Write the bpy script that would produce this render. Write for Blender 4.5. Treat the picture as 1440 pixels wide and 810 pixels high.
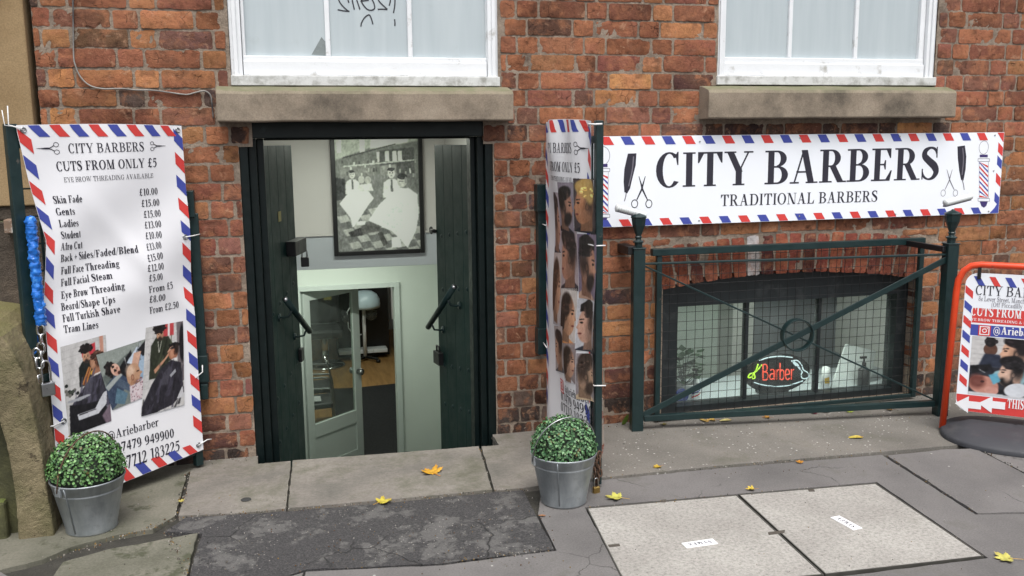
import bpy, math, random
import numpy as np
from mathutils import Vector, Matrix, noise
from mathutils.geometry import tessellate_polygon
for o in list(bpy.data.objects): bpy.data.objects.remove(o)
SC = bpy.context.scene
COL = SC.collection
RND = random.Random(7)
R = math.radians
# ------------------------------------------------------------ camera
F, PITCH, YAW, ROLL = 1300.0, R(9.222), R(14.394), R(-.595)
CAM = Vector((0.0, -4.3, 1.45))
_f = Vector((math.sin(YAW)*math.cos(PITCH), math.cos(YAW)*math.cos(PITCH), -math.sin(PITCH)))
_r0 = Vector((math.cos(YAW), -math.sin(YAW), 0)); _u0 = _r0.cross(_f)
_r = _r0*math.cos(ROLL) + _u0*math.sin(ROLL)
_u = _u0*math.cos(ROLL) - _r0*math.sin(ROLL)
cam = bpy.data.objects.new('camera', bpy.data.cameras.new('camera')); COL.objects.link(cam)
cam.matrix_world = Matrix(((_r.x,_u.x,-_f.x,CAM.x),(_r.y,_u.y,-_f.y,CAM.y),(_r.z,_u.z,-_f.z,CAM.z),(0,0,0,1)))
cam.data.sensor_width = 36; cam.data.lens = 36*F/1440; cam.data.clip_start = .05; cam.data.clip_end = 500
SC.camera = cam
# ------------------------------------------------------------ sky, sun, exposure (overcast street)
SUN_EL, SUN_AZ = R(63), R(186)          # azimuth clockwise from +Y: behind the camera
world = bpy.data.worlds.new('World'); SC.world = world; world.use_nodes = True
wn = world.node_tree.nodes; wl = world.node_tree.links
sky = wn.new('ShaderNodeTexSky'); sky.sky_type = 'NISHITA'; sky.sun_disc = False
sky.sun_elevation = SUN_EL; sky.sun_rotation = SUN_AZ
sky.air_density = 1.0; sky.dust_density = 4.0; sky.ozone_density = 1.0
hs = wn.new('ShaderNodeHueSaturation'); hs.inputs['Saturation'].default_value = .30
wl.new(sky.outputs[0], hs.inputs['Color']); wl.new(hs.outputs[0], wn['Background'].inputs[0])
wn['Background'].inputs[1].default_value = .105
sl = bpy.data.lights.new('sun', 'SUN'); sl.energy = 1.4; sl.angle = R(34); sl.color = (1, .97, .93)
so = bpy.data.objects.new('sun', sl); COL.objects.link(so); so.location = (0, -6, 8)
sd = Vector((math.sin(SUN_AZ)*math.cos(SUN_EL), math.cos(SUN_AZ)*math.cos(SUN_EL), math.sin(SUN_EL)))
so.rotation_euler = sd.to_track_quat('Z', 'Y').to_euler()
SC.view_settings.view_transform = 'Standard'; SC.view_settings.look = 'None'
SC.view_settings.exposure = 0.99; SC.view_settings.gamma = 1
SC.view_settings.use_curve_mapping = False
# ------------------------------------------------------------ measuring helpers (survey of the place from the photograph)
def ray(x, y): return _f + _r*((x-720)/F) - _u*((y-405)/F)
def W(x, y, Y=0.0):
    d = ray(x, y); return CAM + d*((Y-CAM.y)/d.y)
def G(x, y, z=0.0):
    d = ray(x, y); return CAM + d*((z-CAM.z)/d.z)
def PL(x, y, p, n):
    d = ray(x, y); return CAM + d*((Vector(p)-CAM).dot(n)/d.dot(n))
# ------------------------------------------------------------ mesh building
class MB:
    def __init__(s): s.v=[]; s.f=[]; s.sm=[]; s.c=None
    def add(s, vs, fs, smooth=False):
        n=len(s.v); s.v += [tuple(p) for p in vs]
        for f in fs: s.f.append(tuple(i+n for i in f)); s.sm.append(smooth)
        return s
    def box(s, x0,y0,z0,x1,y1,z1):
        vs=[(x,y,z) for z in (z0,z1) for y in (y0,y1) for x in (x0,x1)]
        return s.add(vs, [(0,2,3,1),(4,5,7,6),(0,1,5,4),(2,6,7,3),(0,4,6,2),(1,3,7,5)])
    def bar(s, a, b, w, h, upv=(0,0,1)):
        a=Vector(a); b=Vector(b); d=(b-a).normalized(); u=Vector(upv); sd_=d.cross(u)
        if sd_.length<1e-5: sd_=d.cross(Vector((0,1,0)))
        sd_.normalize(); u=sd_.cross(d)
        vs=[p+sd_*(i*w/2)+u*(j*h/2) for p in (a,b) for (i,j) in ((-1,-1),(1,-1),(1,1),(-1,1))]
        return s.add(vs, [(0,1,2,3),(7,6,5,4),(0,4,5,1),(1,5,6,2),(2,6,7,3),(3,7,4,0)])
    def tube(s, pts, r, n=8, closed=False, cap=True):
        P=[Vector(p) for p in pts]; m=len(P); rs=r if isinstance(r,(list,tuple)) else [r]*m
        prev=None; vs=[]
        for i in range(m):
            a=P[(i-1)%m] if (closed or i>0) else P[i]; b=P[(i+1)%m] if (closed or i<m-1) else P[i]
            d=(b-a).normalized()
            if prev is None:
                q=Vector((0,0,1)) if abs(d.z)<.9 else Vector((1,0,0)); u=d.cross(q).normalized()
            else: u=(prev-d*prev.dot(d)).normalized()
            prev=u; w=d.cross(u)
            for k in range(n):
                t=2*math.pi*k/n; vs.append(P[i]+(u*math.cos(t)+w*math.sin(t))*rs[i])
        fs=[]
        for i in range(m if closed else m-1):
            for k in range(n):
                a=i*n+k; b=i*n+(k+1)%n; c=((i+1)%m)*n+(k+1)%n; d=((i+1)%m)*n+k
                fs.append((a,b,c,d))
        if cap and not closed: fs += [tuple(range(n-1,-1,-1)), tuple(range((m-1)*n, m*n))]
        return s.add(vs, fs, True)
    def lathe(s, prof, c=(0,0,0), n=24, axis=None, capb=True, capt=True, smooth=True):
        c=Vector(c); vs=[]
        for (r,z) in prof:
            for k in range(n):
                t=2*math.pi*k/n; vs.append((c.x+r*math.cos(t), c.y+r*math.sin(t), c.z+z))
        fs=[]
        for i in range(len(prof)-1):
            for k in range(n):
                fs.append((i*n+k, i*n+(k+1)%n, (i+1)*n+(k+1)%n, (i+1)*n+k))
        s.add(vs, fs, smooth)
        b=len(s.v)-len(vs)
        if capb and prof[0][0]>1e-4: s.f.append(tuple(b+k for k in range(n-1,-1,-1))); s.sm.append(False)
        if capt and prof[-1][0]>1e-4: s.f.append(tuple(b+(len(prof)-1)*n+k for k in range(n))); s.sm.append(False)
        return s
    def prism(s, pts, a, b):
        """pts: 3-D polygon; a, b: offset vectors to its two faces"""
        n=len(pts); P=[Vector(p) for p in pts]; a=Vector(a); b=Vector(b)
        vs=[p+a for p in P]+[p+b for p in P]
        tri=tessellate_polygon([P]); fs=[]
        for t in tri: fs += [tuple(t), tuple(i+n for i in reversed(t))]
        fs += [(i,(i+1)%n,(i+1)%n+n,i+n) for i in range(n)]
        return s.add(vs, fs)
    def grid(s, fn, nu, nv, smooth=True, skip=None):
        vs=[fn(i/nu, j/nv) for j in range(nv+1) for i in range(nu+1)]
        fs=[(j*(nu+1)+i, j*(nu+1)+i+1, (j+1)*(nu+1)+i+1, (j+1)*(nu+1)+i) for j in range(nv) for i in range(nu)
            if not (skip and skip((i+.5)/nu, (j+.5)/nv))]
        return s.add(vs, fs, smooth)
def origin_of(o):
    p=Vector((0,0,0))
    while o is not None: p=p+o.location; o=o.parent
    return p
def obj(name, mb, m, parent=None, bevel=0, cols=None, base=None, fixn=True):
    me=bpy.data.meshes.new(name)
    vs=np.array(mb.v, dtype=float)
    if parent is not None: off=np.array(origin_of(parent))
    elif base is not None: off=np.array(base, dtype=float)
    else:
        lo=vs.min(0); hi=vs.max(0); off=np.array([(lo[0]+hi[0])/2,(lo[1]+hi[1])/2,lo[2]])
    me.from_pydata((vs-off).tolist(), [], mb.f)
    if len(mb.f)<4000 and m is not None: me.validate()
    if len(me.polygons)==len(mb.sm): me.polygons.foreach_set('use_smooth', mb.sm)
    if cols is not None:
        at=me.color_attributes.new('Col','FLOAT_COLOR','POINT')
        cc=np.ones((len(vs),4)); cc[:,:3]=np.array(cols); at.data.foreach_set('color', cc.ravel())
    if m is not None: me.materials.append(m)
    if fixn:
        import bmesh
        b=bmesh.new(); b.from_mesh(me); bmesh.ops.recalc_face_normals(b, faces=b.faces); b.to_mesh(me); b.free()
    me.update()
    o=bpy.data.objects.new(name, me); COL.objects.link(o)
    if parent is not None: o.parent=parent
    else: o.location=off
    if bevel:
        bv=o.modifiers.new('bevel','BEVEL'); bv.width=bevel; bv.segments=2; bv.limit_method='ANGLE'; bv.angle_limit=R(40)
    return o
def tag(o, label=None, cat=None, group=None, kind=None):
    if label: o['label']=label
    if cat: o['category']=cat
    if group: o['group']=group
    if kind: o['kind']=kind
    return o
def thing(name, loc, label, cat, group=None):
    o=bpy.data.objects.new(name, None); COL.objects.link(o); o.location=loc; o.empty_display_size=.05
    return tag(o, label, cat, group)
def struct(name, mb, m, **k):
    o=obj(name, mb, m, **k); o['kind']='structure'; return o
# ------------------------------------------------------------ materials
def s2l(c):
    return tuple(((x/255)/12.92 if x/255<=.04045 else ((x/255+.055)/1.055)**2.4) for x in c)
class NT:
    def __init__(s, name):
        s.m=bpy.data.materials.new(name); s.m.use_nodes=True; s.n=s.m.node_tree.nodes; s.l=s.m.node_tree.links
        s.b=s.n['Principled BSDF']; s.tc=s.n.new('ShaderNodeTexCoord')
    def node(s, t, **k):
        n=s.n.new(t)
        for a,v in k.items(): setattr(n,a,v)
        return n
    def noise(s, scale, detail=4, rough=.55, out='Fac', vec=None, dist=0):
        n=s.node('ShaderNodeTexNoise'); n.inputs['Scale'].default_value=scale; n.inputs['Detail'].default_value=detail
        n.inputs['Roughness'].default_value=rough; n.inputs['Distortion'].default_value=dist
        s.l.new(vec or s.tc.outputs['Object'], n.inputs['Vector']); return n.outputs[out]
    def warp(s, scale, amt):
        n=s.node('ShaderNodeTexNoise'); n.inputs['Scale'].default_value=scale; n.inputs['Detail'].default_value=4
        s.l.new(s.tc.outputs['Object'], n.inputs['Vector'])
        x=s.node('ShaderNodeVectorMath',operation='SCALE'); s.l.new(n.outputs['Color'],x.inputs[0]); x.inputs['Scale'].default_value=amt
        y=s.node('ShaderNodeVectorMath',operation='ADD'); s.l.new(s.tc.outputs['Object'],y.inputs[0]); s.l.new(x.outputs[0],y.inputs[1]); return y.outputs[0]
    def voro(s, scale, out='Distance', feature='F1', rand=1, vec=None):
        n=s.node('ShaderNodeTexVoronoi', feature=feature); n.inputs['Scale'].default_value=scale; n.inputs['Randomness'].default_value=rand
        s.l.new(vec or s.tc.outputs['Object'], n.inputs['Vector']); return n.outputs[out]
    def ramp(s, fac, stops, interp='LINEAR'):
        n=s.node('ShaderNodeValToRGB'); n.color_ramp.interpolation=interp; e=n.color_ramp.elements
        while len(e)<len(stops): e.new(.5)
        for i,(p,c) in enumerate(stops):
            e[i].position=p; e[i].color=(c,c,c,1) if isinstance(c,(int,float)) else (*c,1)
        s.l.new(fac, n.inputs[0]); return n.outputs[0]
    def mix(s, fac, a, b, mode='MIX'):
        n=s.node('ShaderNodeMix', data_type='RGBA', blend_type=mode)
        for sock,val in ((n.inputs[0],fac),(n.inputs[6],a),(n.inputs[7],b)):
            if isinstance(val,(int,float)): sock.default_value=val if sock==n.inputs[0] else (val,val,val,1)
            elif isinstance(val,tuple): sock.default_value=(*val,1)
            else: s.l.new(val, sock)
        return n.outputs[2]
    def math(s, op, a, b=0):
        n=s.node('ShaderNodeMath', operation=op)
        for i,v in enumerate((a,b)):
            if isinstance(v,(int,float)): n.inputs[i].default_value=v
            else: s.l.new(v, n.inputs[i])
        return n.outputs[0]
    def attr(s, name='Col'):
        n=s.node('ShaderNodeAttribute'); n.attribute_name=name; return n.outputs['Color']
    def bump(s, h, strength=.3, dist=.01, prev=None):
        n=s.node('ShaderNodeBump'); n.inputs['Strength'].default_value=strength; n.inputs['Distance'].default_value=dist
        s.l.new(h, n.inputs['Height'])
        if prev: s.l.new(prev, n.inputs['Normal'])
        return n.outputs[0]
    def done(s, col=None, rough=.6, normal=None, metal=0, spec=.5, coat=0):
        for k,v in (('Base Color',col),('Roughness',rough),('Metallic',metal)):
            if v is None: continue
            if isinstance(v,tuple): s.b.inputs[k].default_value=(*v,1)
            elif isinstance(v,(int,float)): s.b.inputs[k].default_value=v
            else: s.l.new(v, s.b.inputs[k])
        s.b.inputs['Specular IOR Level'].default_value=spec; s.b.inputs['Coat Weight'].default_value=coat
        if normal is not None: s.l.new(normal, s.b.inputs['Normal'])
        return s.m
def paint(name, rgb, rough=.5, var=.12, scale=9, bump=.12, bscale=60, bdist=.002, metal=0, spec=.5, dirt=None, dscale=5, dlo=.55, dhi=.75, coat=0):
    """plain surface with soft tone variation, fine relief and optional blotches of another colour"""
    t=NT(name); n=t.noise(scale,5)
    c=t.mix(t.ramp(n,[(.3,1-var),(.7,1+var)]), rgb, rgb)
    c=t.mix(1.0, rgb, t.ramp(n,[(.25,1-var),(.75,1.0)]), 'MULTIPLY')
    if dirt: c=t.mix(t.ramp(t.noise(dscale,7,.65),[(dlo,0),(dhi,1)]), c, dirt)
    rr=t.ramp(t.noise(scale*2,3),[(.3,max(0,rough-.08)),(.7,min(1,rough+.08))])
    nm=t.bump(t.noise(bscale,4), bump, bdist) if bump else None
    return t.done(c, rr, nm, metal, spec, coat)
def lin(*c): return s2l(c)
M={}
def build_materials():
    t=NT('brick'); a=t.attr(); n1=t.noise(42,9,.75); n2=t.noise(150,6,.75)
    c=t.mix(1.0, a, t.ramp(n1,[(.30,.50),(.48,.96),(.62,1.06),(.8,1.30)]), 'MULTIPLY')
    c=t.mix(t.ramp(t.noise(16,8,.75,dist=.3),[(.56,0),(.66,.7)]), c, t.mix(1.0,c,(.42,.40,.40),'MULTIPLY'))
    c=t.mix(t.ramp(t.noise(12,6,.7,dist=.5),[(.50,0),(.62,.55)]), c, lin(178,116,80)); c=t.mix(t.ramp(t.noise(13.7,7,.7,dist=.4),[(.54,0),(.64,.5)]), c, lin(112,76,60))
    c=t.mix(t.ramp(t.noise(18,6,.7,dist=.5),[(.58,0),(.66,.5)]), c, lin(196,150,118)); c=t.mix(t.ramp(t.noise(21,7,.72,dist=.6),[(.62,0),(.70,.5)]), c, lin(150,132,116))
    v=t.voro(62); c=t.mix(t.ramp(v,[(.05,.7),(.12,0)]), c, lin(56,44,40))
    ck=t.math('MULTIPLY', t.ramp(t.voro(17,feature='DISTANCE_TO_EDGE',vec=t.warp(28,.035)),[(.0,1),(.022,0)]), t.ramp(t.noise(13,4),[(.54,0),(.60,.7)]))
    c=t.mix(ck, c, lin(58,44,38))
    c=t.mix(1.0,c,t.ramp(t.noise(2.1,8,.7),[(.34,.50),(.50,.96),(.62,1.06)]),'MULTIPLY')
    hh=t.math('SUBTRACT', t.mix(.45,n1,n2), t.math('MULTIPLY',ck,.5))
    hs_=t.node('ShaderNodeHueSaturation'); hs_.inputs['Saturation'].default_value=.95; hs_.inputs['Value'].default_value=.88; hs_.inputs['Hue'].default_value=.501; t.l.new(c,hs_.inputs['Color']); c=hs_.outputs[0]
    nm=t.bump(hh, 1.0, .009); M['brick']=t.done(c,.95,nm,spec=.15)
    t=NT('mortar'); n1=t.noise(80,8,.75); c=t.ramp(t.noise(9,7,.65),[(.3,lin(106,95,86)),(.5,lin(144,130,116)),(.75,lin(168,153,138))])
    c=t.mix(1.0,c,t.ramp(n1,[(.3,.66),(.6,1.03)]),'MULTIPLY'); M['mortar']=t.done(c,.95,t.bump(n1,1.0,.008),spec=.15)
    # stone of sills and the neighbouring pillar
    def stone(name, c1, c2, c3, sc=6, moss=None, mz=None, bmp=.4, spots=None):
        t=NT(name); n=t.noise(sc,8,.65); c=t.ramp(n,[(.3,c1),(.52,c2),(.75,c3)])
        c=t.mix(1.0,c,t.ramp(t.noise(160,4,.7),[(.3,.72),(.65,1.05)]),'MULTIPLY')
        if spots: c=t.mix(t.ramp(t.noise(15,8,.75),[(.575,0),(.615,.85)]), c, spots); c=t.mix(t.ramp(t.noise(5,6,.6),[(.50,0),(.66,.75)]), c, lin(92,90,62))
        if moss:
            g=t.node('ShaderNodeNewGeometry'); sx=t.node('ShaderNodeSeparateXYZ'); t.l.new(g.outputs['Normal'],sx.inputs[0])
            f=t.math('MULTIPLY', t.ramp(sx.outputs['Z'],[(.35,0),(.8,1)]), t.ramp(t.noise(12,6,.6),[(.3,.35),(.6,1)]))
            c=t.mix(f,c,moss)
        M[name]=t.done(c,.9,t.bump(t.mix(.5,t.noise(38,8,.75),t.noise(220,4)),min(1,bmp),.004 if bmp<.8 else .012),spec=.25)
    stone('sill_stone', lin(84,78,70), lin(140,128,113), lin(162,150,134), 4, moss=lin(108,108,84))
    stone('pillar_stone', lin(128,106,76), lin(150,128,96), lin(164,142,108), 2.2, bmp=.4)
    stone('plinth_stone', lin(48,44,40), lin(82,74,66), lin(112,100,86), 3.2, bmp=.9, moss=lin(70,74,50))
    stone('coping_stone', lin(88,82,62), lin(134,123,97), lin(160,148,120), 3.4, bmp=1.0, spots=lin(66,58,46), moss=lin(112,108,72))
    stone('mossy_stone', lin(44,44,34), lin(74,74,52), lin(98,98,66), 5, moss=lin(84,92,48))
    # paintwork
    M['green']=paint('green_paint',(.0085,.026,.027),.36,.3,14,.35,30,.003,dirt=(.075,.07,.06),dscale=24,dlo=.66,dhi=.72)
    M['green_worn']=paint('green_paint_worn',(.0085,.031,.027),.5,.25,6,.25,50,.002,spec=.22,dirt=(.04,.065,.06),dscale=19,dlo=.68,dhi=.74)
    M['white_paint']=paint('white_gloss',(.74,.76,.78),.38,.10,5,.3,30,.003,dirt=(.34,.33,.30),dscale=9,dlo=.60,dhi=.74)
    M['cill_paint']=paint('weathered_white',(.62,.63,.62),.55,.2,12,.4,60,.003,dirt=(.27,.27,.25),dscale=22,dlo=.46,dhi=.70)
    M['rubber']=paint('black_rubber',(.040,.042,.050),.65,.2,10,.3,150,.002,dirt=(.09,.09,.092),dscale=6,dlo=.5,dhi=.8)
    M['orange']=paint('orange_tube',(.70,.06,.014),.36,.15,10,.1,dirt=(.30,.05,.03),dscale=22,dlo=.62,dhi=.70)
    M['green_dark']=paint('green_black_paint',(.0025,.0075,.0075),.42,.3,14,.2,40,.002,spec=.3,dirt=(.010,.02,.02),dscale=13,dlo=.64,dhi=.75)
    M['black']=paint('black_plastic',(.008,.008,.009),.4,.1,10,.1)
    M['leather']=paint('black_vinyl',(.035,.035,.037),.42,.2,8,.2)
    M['chrome']=paint('chrome',(.62,.63,.64),.16,.1,20,0,metal=1)
    M['steel']=paint('dull_steel',(.40,.41,.42),.35,.2,20,.1,metal=1)
    M['rust']=paint('rusty_steel',(.10,.052,.03),.8,.4,30,.5,120,.002,dirt=(.2,.18,.16),dscale=30)
    M['brass']=paint('brass',(.50,.34,.12),.38,.2,30,.1,metal=1)
    t=NT('galvanised'); mp=t.node('ShaderNodeMapping'); t.l.new(t.tc.outputs['Object'],mp.inputs[0]); mp.inputs['Scale'].default_value=(1,1,.12); v=t.voro(26,'Color'); sx=t.node('ShaderNodeSeparateXYZ'); t.l.new(v,sx.inputs[0])
    c=t.ramp(t.mix(.5,t.mix(.9,sx.outputs['X'],t.noise(7,5)),t.noise(30,4,.6,vec=mp.outputs[0])),[(.35,(.24,.265,.28)),(.65,(.42,.45,.47))]); c=t.mix(t.ramp(t.noise(11,7,.7),[(.58,0),(.72,.55)]),c,(.20,.20,.185))  # vertical streaks put into the base colour imitate brushed reflections
    M['galv']=t.done(c, t.ramp(t.noise(9,4),[(.3,.42),(.7,.6)]), t.bump(t.noise(14,3),.08,.004), .75)
    M['boxleaf']=None
    t=NT('boxwood_leaf'); a=t.attr(); M['boxleaf']=t.done(a,.42,t.bump(t.noise(180,2),.1,.001),spec=.5)
    M['core']=paint('plant_core',(.012,.022,.010),.9,.3,30,.3)
    t=NT('printed_photo'); M['photo']=t.done(t.attr(),.5,t.bump(t.noise(300,2),.03,.001),spec=.35)
    M['banner']=paint('vinyl_banner',(.80,.80,.83),.42,.05,4,.12,7,.006,spec=.4)
    M['board']=paint('sign_board',(.80,.83,.88),.4,.03,3,.03,spec=.4)
    M['ink']=paint('black_ink',(.030,.028,.042),.5,.15,40,0,spec=.35)
    M['inkgrey']=paint('grey_ink',(.16,.15,.18),.5,.1,40,0,spec=.35)
    M['red']=paint('red_ink',(.62,.055,.05),.48,.08,20,0,spec=.35)
    M['blue']=paint('blue_ink',(.055,.075,.34),.48,.08,20,0,spec=.35)
    M['white_ink']=paint('white_ink',(.80,.80,.82),.48,.05,20,0,spec=.35)
    t=NT('frosted_film'); mp=t.node('ShaderNodeMapping'); t.l.new(t.tc.outputs['Object'],mp.inputs[0]); mp.inputs['Scale'].default_value=(1,1,.08)
    c=t.ramp(t.mix(.7,t.noise(2.1,3),t.noise(22,3,.6,vec=mp.outputs[0])),[(.3,(.375,.43,.455)),(.7,(.445,.50,.52))]); c=t.mix(t.ramp(t.noise(7,7,.7),[(.60,0),(.78,.35)]),c,(.30,.33,.33)); M['film']=t.done(c,.32,t.bump(t.noise(4,3),.05,.004),coat=.4)
    M['marker']=paint('marker_pen',(.02,.022,.03),.5,.1,30,0)
    M['tie']=paint('clear_tie',(.72,.72,.72),.4,.05,20,0)
    M['wallwhite']=paint('inner_white_paint',(.62,.60,.58),.7,.06,3,.15,40,.002)
    M['wallgrey']=paint('inner_grey_panel',(.50,.53,.57),.5,.1,3,.1,30,.002)
    M['wallgreen']=paint('inner_green_white',(.60,.65,.60),.7,.06,3,.12,40,.002)
    M['dooredge']=paint('inner_door_paint',(.52,.57,.54),.5,.06,5,.1,40,.002)
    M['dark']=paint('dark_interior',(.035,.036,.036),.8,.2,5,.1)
    M['mat']=paint('black_mat',(.008,.009,.011),.95,.2,20,.5,300,.002)
    t=NT('wood_floor'); mp=t.node('ShaderNodeMapping'); t.l.new(t.tc.outputs['Object'],mp.inputs[0]); mp.inputs['Scale'].default_value=(9,1.2,1)
    c=t.ramp(t.noise(2.2,6,.6,vec=mp.outputs[0]),[(.3,(.22,.115,.038)),(.7,(.40,.235,.09))]); M['wood']=t.done(c,.4,spec=.4)
    t=NT('clear_glass'); t.b.inputs['Transmission Weight'].default_value=0
    g=t.node('ShaderNodeBsdfGlass'); 
    fr=t.node('ShaderNodeFresnel'); fr.inputs[0].default_value=1.5
    tr=t.node('ShaderNodeBsdfTransparent'); tr.inputs[0].default_value=(.86,.90,.88,1)
    gl=t.node('ShaderNodeBsdfGlossy'); gl.inputs['Roughness'].default_value=.02; gl.inputs[0].default_value=(.9,.95,.95,1)
    mx=t.node('ShaderNodeMixShader'); ge=t.node('ShaderNodeNewGeometry'); t.l.new(t.math('MULTIPLY',fr.outputs[0],t.math('SUBTRACT',1.0,ge.outputs['Backfacing'])),mx.inputs[0]); t.l.new(tr.outputs[0],mx.inputs[1]); t.l.new(gl.outputs[0],mx.inputs[2])
    df=t.node('ShaderNodeBsdfDiffuse'); df.inputs[0].default_value=(.42,.46,.45,1); m2=t.node('ShaderNodeMixShader'); t.l.new(t.ramp(t.noise(6,6,.65),[(.3,.03),(.75,.13)]),m2.inputs[0]); t.l.new(mx.outputs[0],m2.inputs[1]); t.l.new(df.outputs[0],m2.inputs[2])  # grey diffuse film: dust on the glass, also standing in for reflection
    t.l.new(m2.outputs[0], t.n['Material Output'].inputs[0]); M['glass']=t.m
    # ground
    t=NT('pavement'); n=t.noise(1.7,7,.6); c=t.ramp(n,[(.3,(.105,.10,.098)),(.5,(.15,.142,.138)),(.7,(.19,.18,.176))])
    c=t.mix(1.0,c,t.ramp(t.noise(140,4,.75),[(.3,.75),(.7,1.15)]),'MULTIPLY')
    c=t.mix(t.ramp(t.voro(9),[(.035,1),(.05,0)]),c,(.36,.35,.33))
    c=t.mix(t.ramp(t.noise(3.4,8,.7),[(.56,0),(.70,.6)]),c,(.085,.082,.066)); ck=t.math('MULTIPLY',t.ramp(t.voro(1.9,feature='DISTANCE_TO_EDGE',vec=t.warp(5,.2)),[(0,1),(.006,0)]),t.ramp(t.noise(1.4,3),[(.5,0),(.55,.85)])); c=t.mix(ck,c,(.03,.03,.028))
    M['pavement']=t.done(c,.85,t.bump(t.noise(160,5,.7),.4,.003),spec=.3)
    t=NT('speckled_concrete'); n=t.noise(2.3,7,.62); c=t.ramp(n,[(.3,(.125,.118,.105)),(.55,(.18,.168,.150)),(.75,(.225,.205,.18))])
    c=t.mix(1.0,c,t.ramp(t.noise(120,4,.75),[(.3,.7),(.7,1.15)]),'MULTIPLY')
    v1=t.math('MULTIPLY',t.ramp(t.voro(34),[(.12,1),(.17,0)]),t.ramp(t.noise(5,3),[(.45,0),(.6,1)]))
    c=t.mix(v1,c,(.52,.5,.47)); c=t.mix(t.ramp(t.voro(7),[(.03,1),(.045,0)]),c,(.02,.02,.02))
    c=t.mix(t.ramp(t.noise(3.1,8,.7),[(.54,0),(.70,.65)]),c,(.088,.088,.062))
    M['speckled']=t.done(c,.85,t.bump(t.noise(120,5,.7),.4,.003),spec=.3)
    t=NT('york_stone'); n=t.noise(2.6,8,.62); c=t.ramp(n,[(.28,(.105,.102,.090)),(.5,(.195,.178,.158)),(.72,(.255,.235,.208))])
    c=t.mix(t.ramp(t.noise(4.3,8,.7),[(.48,0),(.68,.75)]),c,(.098,.098,.068))
    c=t.mix(1.0,c,t.ramp(t.noise(90,5,.75),[(.3,.72),(.68,1.1)]),'MULTIPLY')
    c=t.mix(t.ramp(t.noise(13,7,.7),[(.64,0),(.70,.7)]),c,(.07,.065,.058))
    M['york']=t.done(c,.88,t.bump(t.mix(.5,t.noise(14,7,.6),t.noise(110,4)),.45,.006),spec=.25)
    t=NT('mossy_flag'); n=t.noise(3.1,8,.65); c=t.ramp(n,[(.3,(.09,.09,.066)),(.52,(.15,.145,.115)),(.74,(.21,.195,.16))])
    c=t.mix(t.ramp(t.noise(8,7,.7),[(.56,0),(.64,.75)]),c,(.05,.056,.03)); c=t.mix(1.0,c,t.ramp(t.noise(100,5,.75),[(.3,.72),(.68,1.1)]),'MULTIPLY')
    M['mossflag']=t.done(c,.9,t.bump(t.noise(30,7,.7),.5,.006),spec=.25)
    t=NT('worn_asphalt'); n=t.noise(5.2,10,.68,dist=.25); k=t.ramp(t.mix(.30,n,t.noise(24,7,.7)),[(.515,0),(.56,1)])
    gr=t.noise(170,5,.8); dk=t.mix(t.ramp(gr,[(.45,0),(.72,1)]),(.032,.031,.033),(.115,.11,.106)); lt=t.mix(t.ramp(gr,[(.35,0),(.65,1)]),(.072,.07,.068),(.135,.13,.126))
    c=t.mix(k,dk,lt); c=t.mix(t.math('MULTIPLY',t.ramp(t.voro(52),[(.10,1),(.16,0)]),t.ramp(t.noise(6,3),[(.45,0),(.58,1)])),c,(.30,.285,.26))
    ck=t.math('MULTIPLY',t.ramp(t.voro(3.2,feature='DISTANCE_TO_EDGE',vec=t.warp(7,.12)),[(0,1),(.012,0)]),t.ramp(t.noise(2.2,3),[(.5,0),(.56,.9)])); c=t.mix(ck,c,(.016,.016,.016))
    h=t.math('SUBTRACT',t.mix(.55,k,gr),ck); M['asphalt']=t.done(c,.85,t.bump(h,.9,.006),spec=.35)
    t=NT('cover_concrete'); n=t.noise(2.5,6,.6); c=t.ramp(n,[(.3,(.27,.255,.235)),(.7,(.40,.385,.355))])
    c=t.mix(1.0,c,t.ramp(t.noise(75,5,.8),[(.32,.52),(.5,.95),(.7,1.18)]),'MULTIPLY')
    c=t.mix(t.ramp(t.voro(60),[(.10,.7),(.2,0)]),c,(.24,.22,.20)); c=t.mix(t.ramp(t.noise(6,6,.7),[(.58,0),(.75,.5)]),c,(.20,.195,.165))
    M['cover']=t.done(c,.9,t.bump(t.noise(90,5,.8),.7,.004),spec=.25)
    M['soil']=paint('joint_dirt',(.045,.042,.034),.95,.4,20,.8,80,.01)
    t=NT('dead_leaf'); M['leaf']=t.done(t.mix(1.0,t.attr(),t.ramp(t.noise(60,5),[(.3,.7),(.7,1.1)]),'MULTIPLY'),.6,t.bump(t.noise(90,3),.3,.002),spec=.35)
    M['plantleaf']=paint('pot_plant_leaf',(.02,.055,.018),.5,.3,20,.1)
    M['bluerope']=paint('blue_plastic_sleeve',(.012,.16,.62),.28,.25,30,.3,60,.004,dirt=(.10,.36,.80),dscale=30,dlo=.55,dhi=.7,coat=.3)
    def emit(name,c,s):
        t=NT(name); t.b.inputs['Emission Color'].default_value=(*c,1); t.b.inputs['Emission Strength'].default_value=s; M[name]=t.done((.1,.1,.1),.5)
    emit('led_red',(1,.07,.02),.75); emit('led_yellow',(.55,.95,.02),.8); emit('led_white',(.75,.95,1),.6); emit('tube_light',(.95,1,.88),9)
build_materials()
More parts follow.
